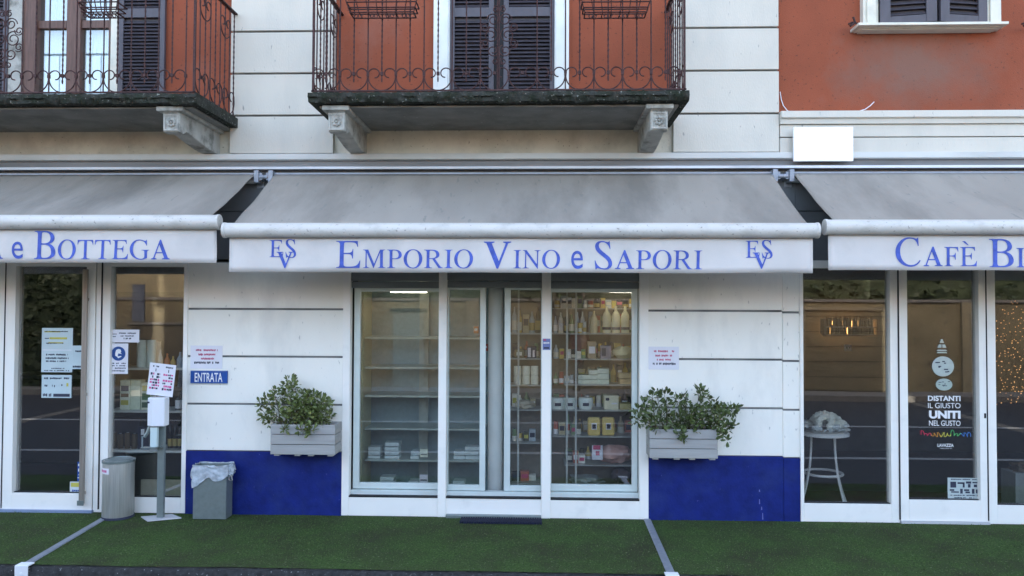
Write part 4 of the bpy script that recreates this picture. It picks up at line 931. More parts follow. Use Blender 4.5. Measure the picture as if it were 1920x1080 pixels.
for k in range(5):
    b = MB(); x0_, x1_ = 1727+k*18.6, 1727+(k+1)*18.6; pts = []
    for i in range(26):
        u = i/25; px = x0_+(x1_-x0_)*u-1.2*math.sin(u*6.28*3); py = 815-3.4*math.sin(u*6.28*2.6+k*1.7)*(1-.35*math.sin(k*2.1+u*3))-(6 if (k in (0, 3) and u < .35) else 0)*math.sin(u/.35*math.pi)
        X, Z = XZ(px, py, GY-.002); pts.append((X, GY-.002, Z))
    b.tube(pts, .0026, 4); b.build('script_stroke', plain('rainbow_ink_%d' % k, cols[k], var=0), T)
def disc_decal(px, py, rx, ry, label, m, seed):
    X, Z = XZ(px, py, GY); k = 200
    T = thing('round_sticker', label, 'sticker', (X, GY, Z-ry/k)); b = MB()
    b.v += [(X+rx/k*math.cos(2*math.pi*i/28), GY-.001, Z+ry/k*math.sin(2*math.pi*i/28)) for i in range(28)]; b.f.append(tuple(range(28))); b.build('disc', m, T)
    r3 = random.Random(seed); b = MB()
    for i in range(9):
        u, v = r3.uniform(-.6, .6), r3.uniform(-.55, .55); ww = r3.uniform(.08, .2)
        b.quad((X+(u-ww)*rx/k, GY-.002, Z+(v-.05)*ry/k), (X+(u+ww)*rx/k, GY-.002, Z+(v-.05)*ry/k), (X+(u+ww)*rx/k, GY-.002-.0001*i, Z+(v+.06)*ry/k), (X+(u-ww)*rx/k, GY-.002-.0001*i, Z+(v+.06)*ry/k))
    b.build('print', 'ink', T); return T
pg = plain('frosted_sticker', (.44, .50, .47))
disc_decal(1768, 687, 20, 18.5, 'large round frosted sticker on the cafe door', pg, 1)
disc_decal(1770, 721, 15, 11, 'oval badge sticker with dark print above the cafe door lettering', plain('greenish_sticker', (.36, .44, .40)), 2)
X, Z = XZ(1766, 652, GY); T = thing('crest_sticker', 'small pale crest sticker topmost on the cafe door', 'sticker', (X, GY, Z-.06)); b = MB()
for (u0, v0, u1, v1) in ((-.02, .045, .02, .06), (-.012, .062, .012, .078), (-.04, .0, -.005, .03), (.005, .0, .04, .03), (-.05, -.03, .05, -.018), (-.05, -.05, .05, -.038)): b.quad((X+u0, GY-.001, Z+v0), (X+u1, GY-.001, Z+v0), (X+u1*.7, GY-.001, Z+v1), (X+u0*.7, GY-.001, Z+v1))
b.build('mark', pg, T)
paper('warning_sticker', 'pale square sticker with dark pictograms at the foot of the cafe door', 'sticker', 1777, 896, 1838, 937, GY, plain('pale_green_sticker', (.46, .53, .52)),
      [('ink', [(.08, .18, .26, .45), (.3, .2, .5, .28), (.46, .2, .52, .44), (.56, .16, .72, .26), (.62, .28, .70, .44), (.76, .18, .92, .24), (.80, .3, .9, .42), (.06, .52, .2, .6), (.1, .62, .34, .68), (.38, .5, .46, .72), (.5, .52, .66, .6), (.54, .62, .68, .7), (.74, .5, .82, .72), (.86, .52, .93, .7)]+words(.04, .06, .1, .9, rr)+words(.77, .06, .08, .92, rr)+words(.88, .06, .2, .8, rr))])

# ================================================================== SHOP INTERIORS
def shelf(x0, x1, y, Ya, Yb, m, parent, th=.02):
    Z = PZ(y, Ya, (x0+x1)/2); return MB().box(PX(x0, Ya, y), Ya, Z-th, PX(x1, Ya, y), Yb, Z).build('shelf', m, parent)
def item_box(name, label, cat, x0, y0, x1, y1, Y, m, depth=.1, group=None, band=None, bevel=.003):
    X0, Z0, X1, Z1 = rect(x0, y0, x1, y1, Y)
    o = tag(MB().box(X0, Y, Z0, X1, Y+depth, Z1).build(name, m, None, bevel=bevel), label, cat, group)
    if band:
        for k, (u0, v0, u1, v1, bm) in enumerate(band): MB().quad(*[(X0+(X1-X0)*u, Y-.002, Z1-(Z1-Z0)*v) for u, v in ((u0, v1), (u1, v1), (u1, v0), (u0, v0))]).build('print', bm, o)
    return o
def item_bottle(name, label, x0, y0, x1, y1, Y, m, cat='bottle', group=None, neck=.35, band=None, capm=None):
    X0, Z0, X1, Z1 = rect(x0, y0, x1, y1, Y); cx3 = (X0+X1)/2; r = (X1-X0)/2; h = Z1-Z0; cy3 = Y+r
    pr = [(r*.92, Z0), (r, Z0+.01), (r, Z0+h*(1-neck)), (r*.8, Z0+h*(1-neck*.75)), (r*.36, Z0+h*(1-neck*.45)), (r*.32, Z1-.004), (r*.3, Z1)]
    if neck == 0: pr = [(r*.95, Z0), (r, Z0+.008), (r, Z1-.02), (r*.95, Z1-.012), (r*.97, Z1)]
    o = tag(MB().lathe(pr, cx3, cy3, 18).build(name, m, None, smooth=True), label, cat, group)
    if band: MB().lathe([(r+.0015, Z0+h*band[0]), (r+.0015, Z0+h*band[1])], cx3, cy3, 18).build('band', band[2], o, smooth=True)
    if capm: MB().lathe([(r*.4, Z1-.05*h*2), (r*.4, Z1+.004)], cx3, cy3, 12).build('cap', capm, o)
    return o
# --- left shop: shelving unit behind the window
T = thing('shelving_unit', 'dark shelving unit with pale shelf edges behind the left window', 'shelves', (PX(275, .3), .3, 0))
for y in (690, 770, 845): shelf(200, 350, y, .28, .62, 'shelf', T)
MB().box(PX(196, .66), .66, 0, PX(352, .66), .7, 2.1).build('back_panel', 'interior_dark', T)
MB().box(PX(262, .24, 910), .26, PZ(930, .26, 300), PX(342, .24, 910), .29, PZ(900, .26, 300)).build('kick_panel', plain('cream_panel', (.42, .40, .30)), T)
for k, (x0, x1) in enumerate(((253, 270), (272, 288))): item_bottle('canister', 'tall pale green canister on the top shelf of the left window', x0, 638, x1, 689.5, .34, plain('canister_green', (.66, .78, .72)), 'canister', 'pale canisters on the top shelf', 0)
item_bottle('canister', 'grey canister standing behind the two pale green ones', 284, 641, 298, 689.5, .46, plain('canister_grey', (.42, .42, .39)), 'canister', None, 0)
for k, (x0, x1, y0, cn, cl) in enumerate(((294, 303, 655, (.5, .5, .46), 'clear'), (306, 316, 663, (.55, .2, .08), 'orange'), (318, 327, 668, (.5, .36, .12), 'amber'), (329, 341, 660, (.25, .33, .4), 'blue grey'))):
    item_bottle('small_bottle', 'small %s glass bottle on the top shelf of the left window' % cl, x0, y0, x1, 689.5, .36, plain('bottle_'+cl.replace(' ', '_'), cn, .2), 'bottle', 'small bottles on the top shelf', .5)
item_box('carton', 'narrow cream carton with three dark picture panels', 'carton', 225, 713, 243, 769.5, .34, plain('cream_card', (.74, .77, .60)), .1, None, [(.1, .18, .9, .36, 'ink'), (.1, .44, .9, .56, plain('brown_print', (.2, .14, .08))), (.1, .66, .9, .82, 'yellow')])
item_box('carton', 'plain tall cream carton in the middle of the shelf', 'carton', 245, 713, 263, 769.5, .36, plain('cream_card2', (.70, .76, .58)), .1)
item_box('carton', 'cream carton with green pictures next to the dispenser', 'carton', 264.5, 718, 283, 769.5, .34, plain('cream_card', (.74, .77, .60)), .1, None, [(.1, .1, .95, .3, 'yellow'), (.1, .38, .95, .62, plain('green_print', (.08, .2, .09))), (.1, .7, .95, .9, plain('green_print2', (.05, .12, .07)))])
item_bottle('bottle', 'dark bottle with white label near the window jamb', 326, 735, 340, 769.5, .36, plain('dark_glass', (.02, .02, .025), .15), 'bottle', None, .35, (.1, .55, 'signwhite'))
for k, x in enumerate((206, 218, 231, 244)):
    item_bottle('jar', 'brown lidded jar in the row on the lowest left shelf', x, 812+2*(k % 2), x+10.5, 844.5, .36, plain('brown_jar', (.12, .085, .05), .25), 'jar', 'brown jars on the lowest shelf', 0, None, 'steel2')
item_box('basket', 'dark wicker basket behind the jars on the lowest left shelf', 'basket', 205, 785, 262, 844.5, .5, plain('dark_wicker', (.02, .022, .035)), .12)
item_box('ribbon_box', 'dark gift box with a white bow on the lowest left shelf', 'box', 258, 800, 279, 844.5, .34, plain('navy_box', (.015, .018, .04)), .1, None, [(.3, .1, .6, .35, 'signwhite'), (.35, .4, .5, .9, 'paper_blue')])
for k, x in enumerate((313, 322.5, 332)):
    item_bottle('bottle', 'small dark bottle with a gold label behind the stand', x, 790, x+8.5, 844.5, .4, plain('dark_glass', (.02, .02, .025), .15), 'bottle', 'gold labelled bottles behind the stand', .35, (.15, .4, plain('gold_label', (.4, .32, .1))))
# --- left shop door view: counter and dark cabinet
T = thing('counter', 'dark shop counter deep inside the left shop', 'counter', (PX(90, 2), 2.2, 0))
MB().box(-6.6, 2.2, 0, -4.6, 2.8, 1.05).build('body', 'interior_dark', T); MB().box(-6.65, 2.15, 1.05, -4.55, 2.85, 1.09).build('top', plain('counter_top', (.10, .10, .11), .3), T)
# --- middle shop left: glass shelves with trays
T = thing('empty_shelving', 'pale shelves with a metal upright behind the middle shop left pane', 'shelves', (PX(750, .5), .5, 0))
for y in (632.5, 688.5, 742, 803.5, 862.5): shelf(684, 908, y, .40, .78, plain('glass_shelf', (.42, .48, .42), .3), T, .018)
MB().box(PX(786, .8, 700), .80, .05, PX(803, .8, 700), .83, 2.25).build('upright', plain('upright_metal', (.36, .40, .36), .5, metal=.2), T)
MB().box(PX(672, .44, 700), .40, .05, PX(682, .44, 700), .80, 2.25).build('reflection_stripe', plain('pale_reflection', (.44, .45, .28)), T)  # pale yellow stripe standing in for a reflection in the pane
MB().box(PX(676, .95, 700), .90, .02, PX(962, .95, 700), .93, 2.3).build('back_panel', plain('back_panel_grey', (.27, .37, .39), .5), T)
tr = 0
for (x0, x1, yb, n) in ((690, 713, 862, 3), (722, 748, 862, 4), (770, 786, 862, 2), (850, 872, 862, 2), (872, 898, 862, 3), (712, 738, 910, 2), (765, 785, 910, 1), (850, 872, 910, 1)):
    for k in range(n):
        y1 = yb-k*8.2; tr += 1
        item_box('food_tray', 'pale plastic food tray stacked behind the middle shop left pane', 'tray', x0+R.uniform(-1, 1), y1-7.2, x1+R.uniform(-1, 1), y1-.3, .46, plain('tray_plastic', (.62, .70, .68), .3), .14, 'food trays behind the middle shop left pane', bevel=.004)
item_box('price_card', 'white price card on the upright at the lowest shelf', 'card', 787, 890, 802, 905, .42, 'paper', .002, None, [(.1, .6, .9, .75, 'ink')], 0)
item_box('price_card', 'pale yellow price card one shelf above the lowest white card', 'card', 787, 842, 802, 857, .42, plain('cream_card', (.74, .77, .60)), .002, None, [(.1, .6, .9, .7, 'ink')], 0)
# round column seen through the half open door
X = PX(929, .36, 700); tag(MB().lathe([(.074, 0), (.074, 2.6)], X, .36, 24).build('column', plain('grey_column', (.62, .65, .62), .4, vscale=4), None, smooth=True), 'round grey column standing inside the half open middle door', 'column')
X = PX(916, .3, 700); 
for (px, wd) in ((914.5, .02), (950, .018)): pass
for k, (x, y, c_, cl) in enumerate(((888, 612, (.5, .18, .04), 'orange'), (899, 618, (.45, .08, .03), 'red'), (906, 645, (.4, .05, .03), 'dark red'))):
    item_box('snack_packet', '%s snack packet at the edge of the sliding door' % cl, 'packet', x, y, x+9, y+13, .5, plain('packet_'+cl.replace(' ', '_'), c_), .05, None, [(.2, .3, .8, .6, 'signwhite')])
# --- middle shop right: product shelving
T = thing('product_shelving', 'metal shelving filled with groceries behind the middle shop right pane', 'shelves', (PX(1120, .5), .5, 0))
for y, xa in ((625, 1090), (673, 1058), (721, 1058), (769, 1036), (818, 1036), (872, 1058)): shelf(xa, 1194, y, .34, .68, plain('steel_shelf', (.40, .41, .38), .35, metal=.3), T, .012)
for y in (672, 722, 768): shelf(952, 1014, y, .40, .68, plain('steel_shelf', (.40, .41, .38), .35, metal=.3), T, .012)
for px in (1063, 1080, 972): MB().box(PX(px-1.6, .33, 700), .32, .04, PX(px+1.6, .33, 700), .34, 2.22).build('upright', 'shelf', T)
MB().box(PX(955, .75, 700), .72, 0, PX(1200, .75, 700), .75, 2.3).build('back_panel', plain('back_panel_brown', (.20, .18, .14)), T)
for k, x in enumerate((1130, 1147.5, 1165)):
    item_bottle('milk_bottle', 'cream bottle with a black band on the top product shelf', x, 574, x+16, 624.5, .36, plain('cream_glass', (.82, .79, .56), .25), 'bottle', 'cream bottles on the top product shelf', .38, (.12, .22, 'ink'))
item_bottle('milk_bottle', 'taller cream bottle with no band left of the banded cream bottles', 1107, 583, 1121, 624.5, .38, plain('dull_glass', (.58, .53, .36), .25), 'bottle', None, .38)
item_box('packet', 'brown paper packet at the left of the second product shelf', 'packet', 1102, 640, 1118, 672.5, .38, plain('brown_paper', (.34, .26, .16)), .08, None, [(.15, .3, .85, .7, 'paper')])
item_box('packet', 'grey violet packet in the middle of the second product shelf', 'packet', 1126, 648, 1146, 672.5, .38, plain('violet_packet', (.26, .24, .29)), .08, None, [(.1, .2, .5, .8, 'ink')])
tag(MB().blob((PX(1168, .45, 660), .45, PZ(661, .45, 1168)), .095, .07, .062, 16, 10, .35, 5).build('cheese', plain('pale_cheese', (.78, .72, .44)), None, smooth=True), 'rounded pale cheese on the second product shelf', 'cheese')
tag(MB().blob((PX(1086, .5, 645), .5, PZ(645, .5, 1086)), .10, .08, .16, 16, 10, .4, 2).build('reflection_blob', plain('brown_reflection', (.20, .085, .06), .5, stain=(.35, .2, .16, .8), stain_scale=14), None, smooth=True), 'brown blob added for a reddish reflection beside the packets', 'ham')  # blob imitating the brownish reflection in the pane
q = 0
for (x0, x1, yb, n, h) in ((1084, 1106, 720.5, 2, 9), (1104, 1122, 720.5, 3, 9), (1121, 1143, 720.5, 3, 10)):
    for k in range(n): item_box('tray', 'pale green tray in the stacks on the third product shelf', 'tray', x0, yb-(k+1)*h+.5, x1-1, yb-k*h, .40, plain('green_tray', (.62, .68, .56), .35), .14, 'pale trays on the third product shelf')
for k in range(2): item_box('bread_pack', 'tan pack in the pile of two on the third product shelf', 'packet', 1160+k*2, 700+k*11, 1188, 709.5+k*11, .42, plain('tan_pack', (.62, .48, .26)), .12, 'tan packs on the third product shelf')
for k, (px, r_) in enumerate(((1046, 13), (1068, 13), (1098, 14))):
    X, Z = XZ(px, 769, .4); rad = r_/190; o = tag(MB().lathe([(rad*.8, Z), (rad, Z+.05), (rad*1.02, Z+.10), (rad*.9, Z+.12)], X, .36+rad, 18).build('bowl', plain('white_bowl', (.72, .78, .72), .35), None, smooth=True), 'round white tub on the fourth product shelf', 'tub', 'round tubs on the fourth product shelf')
    MB().box(X-.03, .355, Z+.045, X+.03, .36, Z+.075).build('label_sticker', 'ink', o)
item_box('cake_box', 'cream patterned box beside the round tubs', 'box', 1133, 742, 1160, 768.5, .40, plain('cream_box', (.74, .69, .48)), .14, None, [(.1, .15, .35, .35, 'ink'), (.5, .5, .9, .6, 'paper')])
item_box('cake_box', 'low yellow box at the right end of the fourth product shelf', 'box', 1162, 757, 1184, 768.5, .40, plain('yellow_box', (.52, .44, .2)), .14)
for k, x in enumerate((1102, 1129)):
    o = item_box('pasta_bag', 'yellow pasta bag with a dark square label on the fifth product shelf', 'bag', x, 783, x+24, 817.5, .38, plain('pasta_yellow', (.68, .50, .15), .3, bump=.4, bscale=30), .07, 'yellow pasta bags on the fifth shelf', [(.3, .3, .7, .65, 'paper'), (.36, .36, .64, .6, 'ink')], .02)
X, Z = XZ(1150, 852, .42); tag(MB().blob((X, .46, Z), .20, .10, .088, 22, 12, .35, 9).build('ham', plain('pink_ham', (.55, .32, .27), .35, stain=(.55, .45, .42, .9), stain_scale=12), None, smooth=True), 'large pink ham lying on the lowest product shelf', 'ham')
o = item_box('ham_label', 'red and white butcher label leaning at the end of the pink ham', 'label', 1110, 835, 1130, 862, .345, 'paper', .003, None, [(.1, .0, .8, .3, 'red'), (.35, .4, .7, .7, 'red')], 0)
X, Z = XZ(1166, 894, .42); tag(MB().blob((X, .46, Z), .105, .08, .078, 18, 10, .25, 12).build('salami', plain('dark_salami', (.065, .05, .055), .45, stain=(.25, .2, .2, .8), stain_scale=30, stain_lo=.6, stain_hi=.66), None, smooth=True), 'dark round salami on the bottom of the product window', 'salami')
tag(MB().blob((PX(1100, .42, 905), .5, PZ(903, .42, 1100)), .17, .09, .045, 20, 8, .5, 15).build('wrapped_meat', plain('grey_wrap', (.30, .32, .30), .3), None, smooth=True), 'greyish wrapped cut lying left of the dark salami', 'meat')
for r_ in range(2):
    for c in range(3):
        item_bottle('white_jar', 'white jar in the double row behind the right sliding door', 963+c*16, 687+r_*17.4, 977.5+c*16, 703.6+r_*17.4, .44, plain('white_jar_m', (.80, .78, .64), .3), 'jar', 'white jars behind the right sliding door', 0)
item_box('card_box', 'dark labelled box above the white jars', 'box', 965, 655, 982, 671.5, .44, plain('olive_box', (.16, .15, .08)), .1, None, [(.2, .3, .8, .7, 'cream')])
item_box('card_box', 'black and white box next to the dark labelled box', 'box', 988, 650, 1006, 671.5, .44, 'ink', .1, None, [(.1, .1, .4, .9, 'paper'), (.6, .3, .8, .9, 'paper')])
tag(MB().blob((PX(984, .5, 757), .5, PZ(758, .5, 984)), .10, .08, .045, 18, 9, .5, 22).build('pastry_pile', plain('pastry', (.5, .45, .34)), None, smooth=True), 'pale pastry mound below the white jars', 'pastry')
# light tubes fixed at the top of the two vitrines
for (x0, x1, lab) in ((733, 800, 'lit white tube lamp at the top of the empty shelving'), (1143, 1188, 'lit warm tube lamp at the top of the grocery shelving')):
    Xa, Za = XZ(x0, 547, .36); Xb, _ = XZ(x1, 547, .36); T = thing('tube_lamp', lab, 'lamp', (Xa, .36, Za))
    MB().tube([(Xa, .36, Za), (Xb, .36, Za)], .008, 8).build('tube', plain('lamp_tube', (1, .93, .75), emit=2.6, var=0), T)
    MB().box(Xa-.03, .345, Za+.012, Xb+.03, .40, Za+.04).build('housing', 'shelf', T)
shelf(1036, 1104, 625, .40, .68, M['steel_shelf'], bpy.data.objects['product_shelving'], .012)
pal = [((.10, .09, .05), 'olive'), ((.50, .43, .26), 'tan'), ((.80, .77, .66), 'ivory'), ((.20, .28, .14), 'green'), ((.46, .14, .09), 'brick red'), ((.62, .46, .12), 'mustard'), ((.42, .48, .52), 'grey blue'), ((.05, .045, .045), 'black')]
r5 = random.Random(31)
def stock(row, where, x0, x1, yb, hmin, hmax, wmin, wmax, Y, kinds=('jar', 'packet', 'bottle'), d=.0):
    x = x0
    while x+wmin < x1:
        wd = r5.uniform(wmin, wmax); h = r5.uniform(hmin, hmax); c_, cn = r5.choice(pal); kd = r5.choice(kinds); m_ = plain('stock_'+cn.replace(' ', '_'), c_, .35)
        g_ = '%s %ss %s' % (cn, kd, where); lab = '%s %s %s' % (cn, kd, where)
        if kd == 'packet': item_box('packet', lab, 'packet', x, yb-h, x+wd, yb, Y+r5.uniform(0, .04), m_, .07, g_, [(.12, .25, .88, .6, r5.choice(('signwhite', 'cream', 'yellow', 'red', 'ink')))])
        else: item_bottle(kd, lab, x, yb-h*(1.25 if kd == 'bottle' else 1), x+wd*.9, yb, Y+r5.uniform(0, .04), m_, kd, g_, .4 if kd == 'bottle' else 0, (.12, .48, r5.choice(('signwhite', 'cream', 'gold_label'))), 'ink' if kd == 'jar' and r5.random() < .5 else None)
        x += wd+r5.uniform(.1, 1.0)
stock(1, 'on the top shelf beside the metal upright', 1038, 1104, 624.5, 24, 34, 8, 12, .42, ('bottle', 'jar'))
stock(2, 'on the second shelf left of the brown reflection blob', 1038, 1062, 672.5, 18, 30, 8, 12, .46)
stock(3, 'on the third shelf behind the white post', 1038, 1082, 720.5, 14, 24, 7, 11, .44)
stock(4, 'in the back row of the fourth product shelf', 1038, 1186, 768.5, 22, 30, 7, 12, .56)
stock(5, 'left of the pasta bags on the fifth shelf', 1038, 1098, 817.5, 16, 28, 8, 14, .42, ('packet', 'jar'))
stock(6, 'at the back of the second product shelf', 1100, 1190, 672.5, 20, 32, 8, 13, .58)
stock(7, 'behind the pale trays on the third product shelf', 1084, 1190, 720.5, 24, 36, 9, 14, .58, ('packet', 'bottle'))
stock(8, 'on the bottom shelf beside the pink ham', 1062, 1106, 871.5, 14, 26, 9, 13, .42, ('packet',))
stock(9, 'on the high shelf behind the right sliding door', 960, 1012, 624.5, 24, 40, 8, 12, .5, ('bottle', 'packet'))
stock(10, 'under the pastry mound behind the sliding door', 960, 1012, 829.5, 14, 26, 9, 14, .5, ('packet', 'jar'))
stock(11, 'at the foot of the right sliding door', 960, 1012, 905, 12, 22, 10, 16, .5, ('packet',))
stock(12, 'in front on the top shelf under the warm tube lamp', 1083, 1104, 624.5, 16, 22, 7, 10, .37, ('jar', 'packet'))
stock(13, 'at the back of the top shelf behind the cream bottles', 1104, 1192, 624.5, 30, 46, 9, 13, .58)
stock(14, 'at the back of the fifth shelf behind the pasta bags', 1060, 1192, 817.5, 22, 34, 9, 14, .58)
stock(15, 'along the back of the lowest shelf behind the ham', 1060, 1192, 871.5, 20, 34, 9, 14, .60)
stock(16, 'at the front of the second shelf beside the packets', 1062, 1100, 672.5, 12, 18, 7, 10, .37, ('jar', 'packet'))
stock(17, 'on the shelf behind the top of the sliding door', 960, 1012, 671.5, 14, 30, 8, 11, .54)
stock(18, 'behind the pastry mound on its shelf', 960, 1012, 767.5, 16, 30, 8, 12, .60)
stock(19, 'on the high shelf at the top of the grocery window', 1040, 1190, 578, 14, 24, 8, 12, .52, ('packet', 'jar'))
shelf(1036, 1194, 578, .48, .68, M['steel_shelf'], bpy.data.objects['product_shelving'], .01)
for y in (625, 830, 905.5): shelf(952, 1014, y, .42, .68, M['steel_shelf'], bpy.data.objects['product_shelving'], .012)
# --- cafe: table, cake, lit shelf, string lights
Yt = .17; X0, X1 = PX(1512, Yt, 820), PX(1609, Yt, 820); cxt = (X0+X1)/2; zt = PZ(816, Yt, 1560); rt_ = (X1-X0)/2
T = thing('round_table', 'small round table with curved white metal legs inside the cafe window', 'table', (cxt, Yt+rt_, 0))
MB().lathe([(rt_-.02, zt-.035), (rt_, zt-.03), (rt_, zt-.008), (rt_-.01, zt)], cxt, Yt+rt_, 36).build('tabletop', 'white', T, smooth=True)
lg = []
for k in range(4):
    a_ = math.pi/4+k*math.pi/2-math.atan2(cxt, Yt+rt_+7.25); cs, sn = math.cos(a_), math.sin(a_); pts = []
    for i in range(13):
        t = i/12; z = (zt-.035)*(1-t)+.01; rr_ = rt_*(.62+.68*t**2.3); pts.append((cxt+cs*rr_, Yt+rt_+sn*rr_, z))
    MB().tube(pts, .011, 6).build('leg', 'white', T, smooth=True)
zr_ = zt*.47; MB().tube([(cxt+rt_*.74*math.cos(q*math.pi/18), Yt+rt_+rt_*.74*math.sin(q*math.pi/18), zr_) for q in range(37)], .013, 6).build('lower_ring', 'white', T, smooth=True)
T = thing('cake_tray', 'tray of whipped white cakes in crinkled wrapping on the cafe table', 'cake', (cxt, Yt+rt_, zt))
MB().lathe([(rt_*.8, zt+.003), (rt_*.9, zt+.025), (rt_*.88, zt+.025), (.05, zt+.008)], cxt, Yt+rt_, 30).build('tray', 'steel', T, smooth=True)
r3 = random.Random(4); mb = MB()
for k in range(60):
    a_ = r3.uniform(0, 6.28); q = rt_*.68*r3.random()**.5; h = .17*(1-(q/(rt_*.75))**2)+.02
    mb.blob((cxt+.03+q*math.cos(a_), Yt+rt_+q*math.sin(a_), zt+.02+h*.75), .036, .036, .032, 9, 6, .6, k)
mb.build('cake', plain('cream_cake', (.86, .85, .72), .5), T, smooth=True)
mb = MB()
for k in range(60):
    a_ = r3.uniform(0, 6.28); q = rt_*r3.uniform(.6, .95); mb.blob((cxt+q*math.cos(a_), Yt+rt_+q*math.sin(a_), zt+.03+r3.uniform(0, .05)), .022, .02, .018, 6, 4, .9, k)
mb.build('wrapping', plain('cellophane', (.6, .64, .62), .15), T)
MB().box(XR1, .12, -.003, 6.5, 3.5, .004); tag(MB().box(XR1+.02, .10, -.004, 6.5, 1.2, .006).build('entrance_mat', 'redfloor'), 'dark red mat along the inside of the cafe windows', 'mat')
# lit back bar shelf
Yb2 = 3.3; X0, Z0, X1, Z1 = rect(1547, 602, 1642, 627, Yb2)
T = thing('lit_bar_shelf', 'warm lit bottle shelf on the back wall of the cafe', 'shelf', ((X0+X1)/2, Yb2, Z0))
MB().box(X0, Yb2+.10, Z0, X1, Yb2+.12, Z1).build('light_panel', plain('amber_glow', (.55, .27, .08), emit=1.0, var=.8, vscale=9), T)
MB().box(X0, Yb2-.05, Z0-.03, X1, Yb2+.099, Z0).box(X0, Yb2-.05, (Z0+Z1)/2, X1, Yb2+.099, (Z0+Z1)/2+.015).box(X0-.03, Yb2-.05, Z0, X0, Yb2+.099, Z1+.03).box(X1, Yb2-.05, Z0, X1+.03, Yb2+.099, Z1+.03).build('frame', 'brown', T)
mb = MB()
for k in range(22):
    for zz_ in (Z0, (Z0+Z1)/2+.015):
        xx_ = X0+.03+(X1-X0-.06)*k/21+r3.uniform(-.015, .015); mb.lathe([(.022, zz_), (.022, zz_+.08), (.008, zz_+.11), (.008, zz_+r3.uniform(.12, .135))], xx_, Yb2+.03, 8)
mb.build('bottles', plain('amber_bottle', (.10, .05, .02), .2), T)
item_box('wall_card', 'small white card on the wall under the lit bar shelf', 'card', 1583, 646, 1597, 658, 3.25, 'paper', .01, None, [(.2, .3, .5, .7, 'ink'), (.6, .3, .8, .7, 'ink')])
# hanging string lights
T = thing('string_lights', 'hanging strands of small warm fairy lights inside the rightmost cafe window', 'string lights', (PX(1905, .3), .35, 0))
mb = MB(); wr = MB(); r3 = random.Random(8)
for s_ in range(16):
    px = 1860+s_*8.5; Yl = .30+r3.uniform(0, .35); last = None; ys = 548
    npt = 44; pts = []
    for i in range(npt):
        py = 552+208*i/npt+r3.uniform(-3, 3); X, Z = XZ(px+r3.uniform(-4, 4), py, Yl); pts.append((X, Yl+r3.uniform(-.02, .02), Z))
        if r3.random() < min(.55, .10+i/npt*.8): mb.blob(pts[-1], .0048, .0048, .0048, 5, 3)
    wr.tube(pts, .0018, 3)
mb.build('bulbs', plain('fairy_bulb', (1, .52, .2), emit=.14, var=.85, vscale=60), T); wr.build('wires', 'dark', T)
X = PX(1912, .5, 915); tag(MB().box(X-.10, .40, .0, X+.14, .64, PZ(887, .4, 1905)).build('planter_pot', plain('grey_pot', (.30, .32, .30), .6), None, bevel=.006), 'square grey pot inside the rightmost cafe window', 'pot')
tag(MB().blob((X+.02, .52, PZ(878, .5, 1905)), .09, .09, .05, 14, 8, .9, 3).build('dried_flowers', plain('dried', (.12, .09, .06)), None), 'clump of dried flowers in the square grey pot', 'plant')

# ================================================================== ACROSS THE STREET (seen reflected in the glass)
W0 = thing('garden_wall', 'long beige rendered wall across the street', 'wall', (0, -11.4, 0))
MB().box(-26, -11.7, 0, 26, -11.4, 2.12).build('wall', 'oppwall', W0); MB().box(-26, -11.74, 2.12, 26, -11.36, 2.19).build('coping', 'pave', W0)
o = MB().box(-3.55, -11.395, 0, -2.8, -11.36, 1.85).build('gate', 'oppdoor', W0); MB().box(-3.62, -11.395, 1.85, -2.73, -11.34, 1.93).build('lintel', 'dark', o)
H = thing('opposite_house', 'low beige house with blue grey shutters across the street', 'house', (-10.5, -13, 0))
MB().box(-17, -16, 0, -6.4, -11.71, 3.6).build('wall', plain('house_render', (.24, .21, .135), .9), H); MB().prism([(-16.4, 3.6), (-11.5, 3.6), (-13.9, 4.9)], 'x', -17.2, -6.2).build('roof', 'tile', H)
H = thing('opposite_house', 'pale two storey house behind the beige wall', 'house', (4, -18, 0))
MB().box(2.5, -24, 0, 14, -18.5, 4.6).build('wall', plain('pale_house', (.26, .21, .15), .8), H); MB().prism([(-24.4, 4.6), (-18.1, 4.6), (-21.2, 6.0)], 'x', 2.2, 14.3).build('roof', 'tile', H)
for x in (4, 7, 10): 
    o = MB().box(x, -18.52, 2.6, x+.9, -18.4, 4.0).build('window', plain('far_window', (.08, .10, .12), .2), H)
for (x0, x1, nm, lab) in ((-40, -9.45, 'neighbour_light_block', 'unseen grey neighbour building added on the left to block side light'), (8.45, 40, 'neighbour_light_block', 'unseen grey neighbour building added on the right to block side light')):
    T = thing(nm, lab, 'building', ((x0+x1)/2, 2, 0)); MB().box(x0, .3, -.14, x1, 5.4, 9.0).build('wall', plain('light_block_grey', (.45, .43, .40), .8), T); MB().box(x0-.0, -.05, 9.0, x1, 5.7, 9.15).build('roof', 'tile', T)  # side buildings out of view, added to cut warm light on the street
    for k in range(8):
        xx_ = x0+1.5+k*3.6
        if xx_ < x1-1.5:
            f_ = MB().box(xx_, .26, 4.0, xx_+1, .298, 5.6).build('window', 'far_window' if 'far_window' in M else plain('far_window', (.08, .10, .12), .2), T)  # part of the added neighbour light blocks
T = thing('evergreen_hedge', 'tall dark evergreen hedge behind the beige wall, kept wide to cut low sky light', 'hedge', (8, -13, 0))  # reflected tree strip, kept as a wide hedge to cut low sky light
mb = MB(); r3 = random.Random(14)
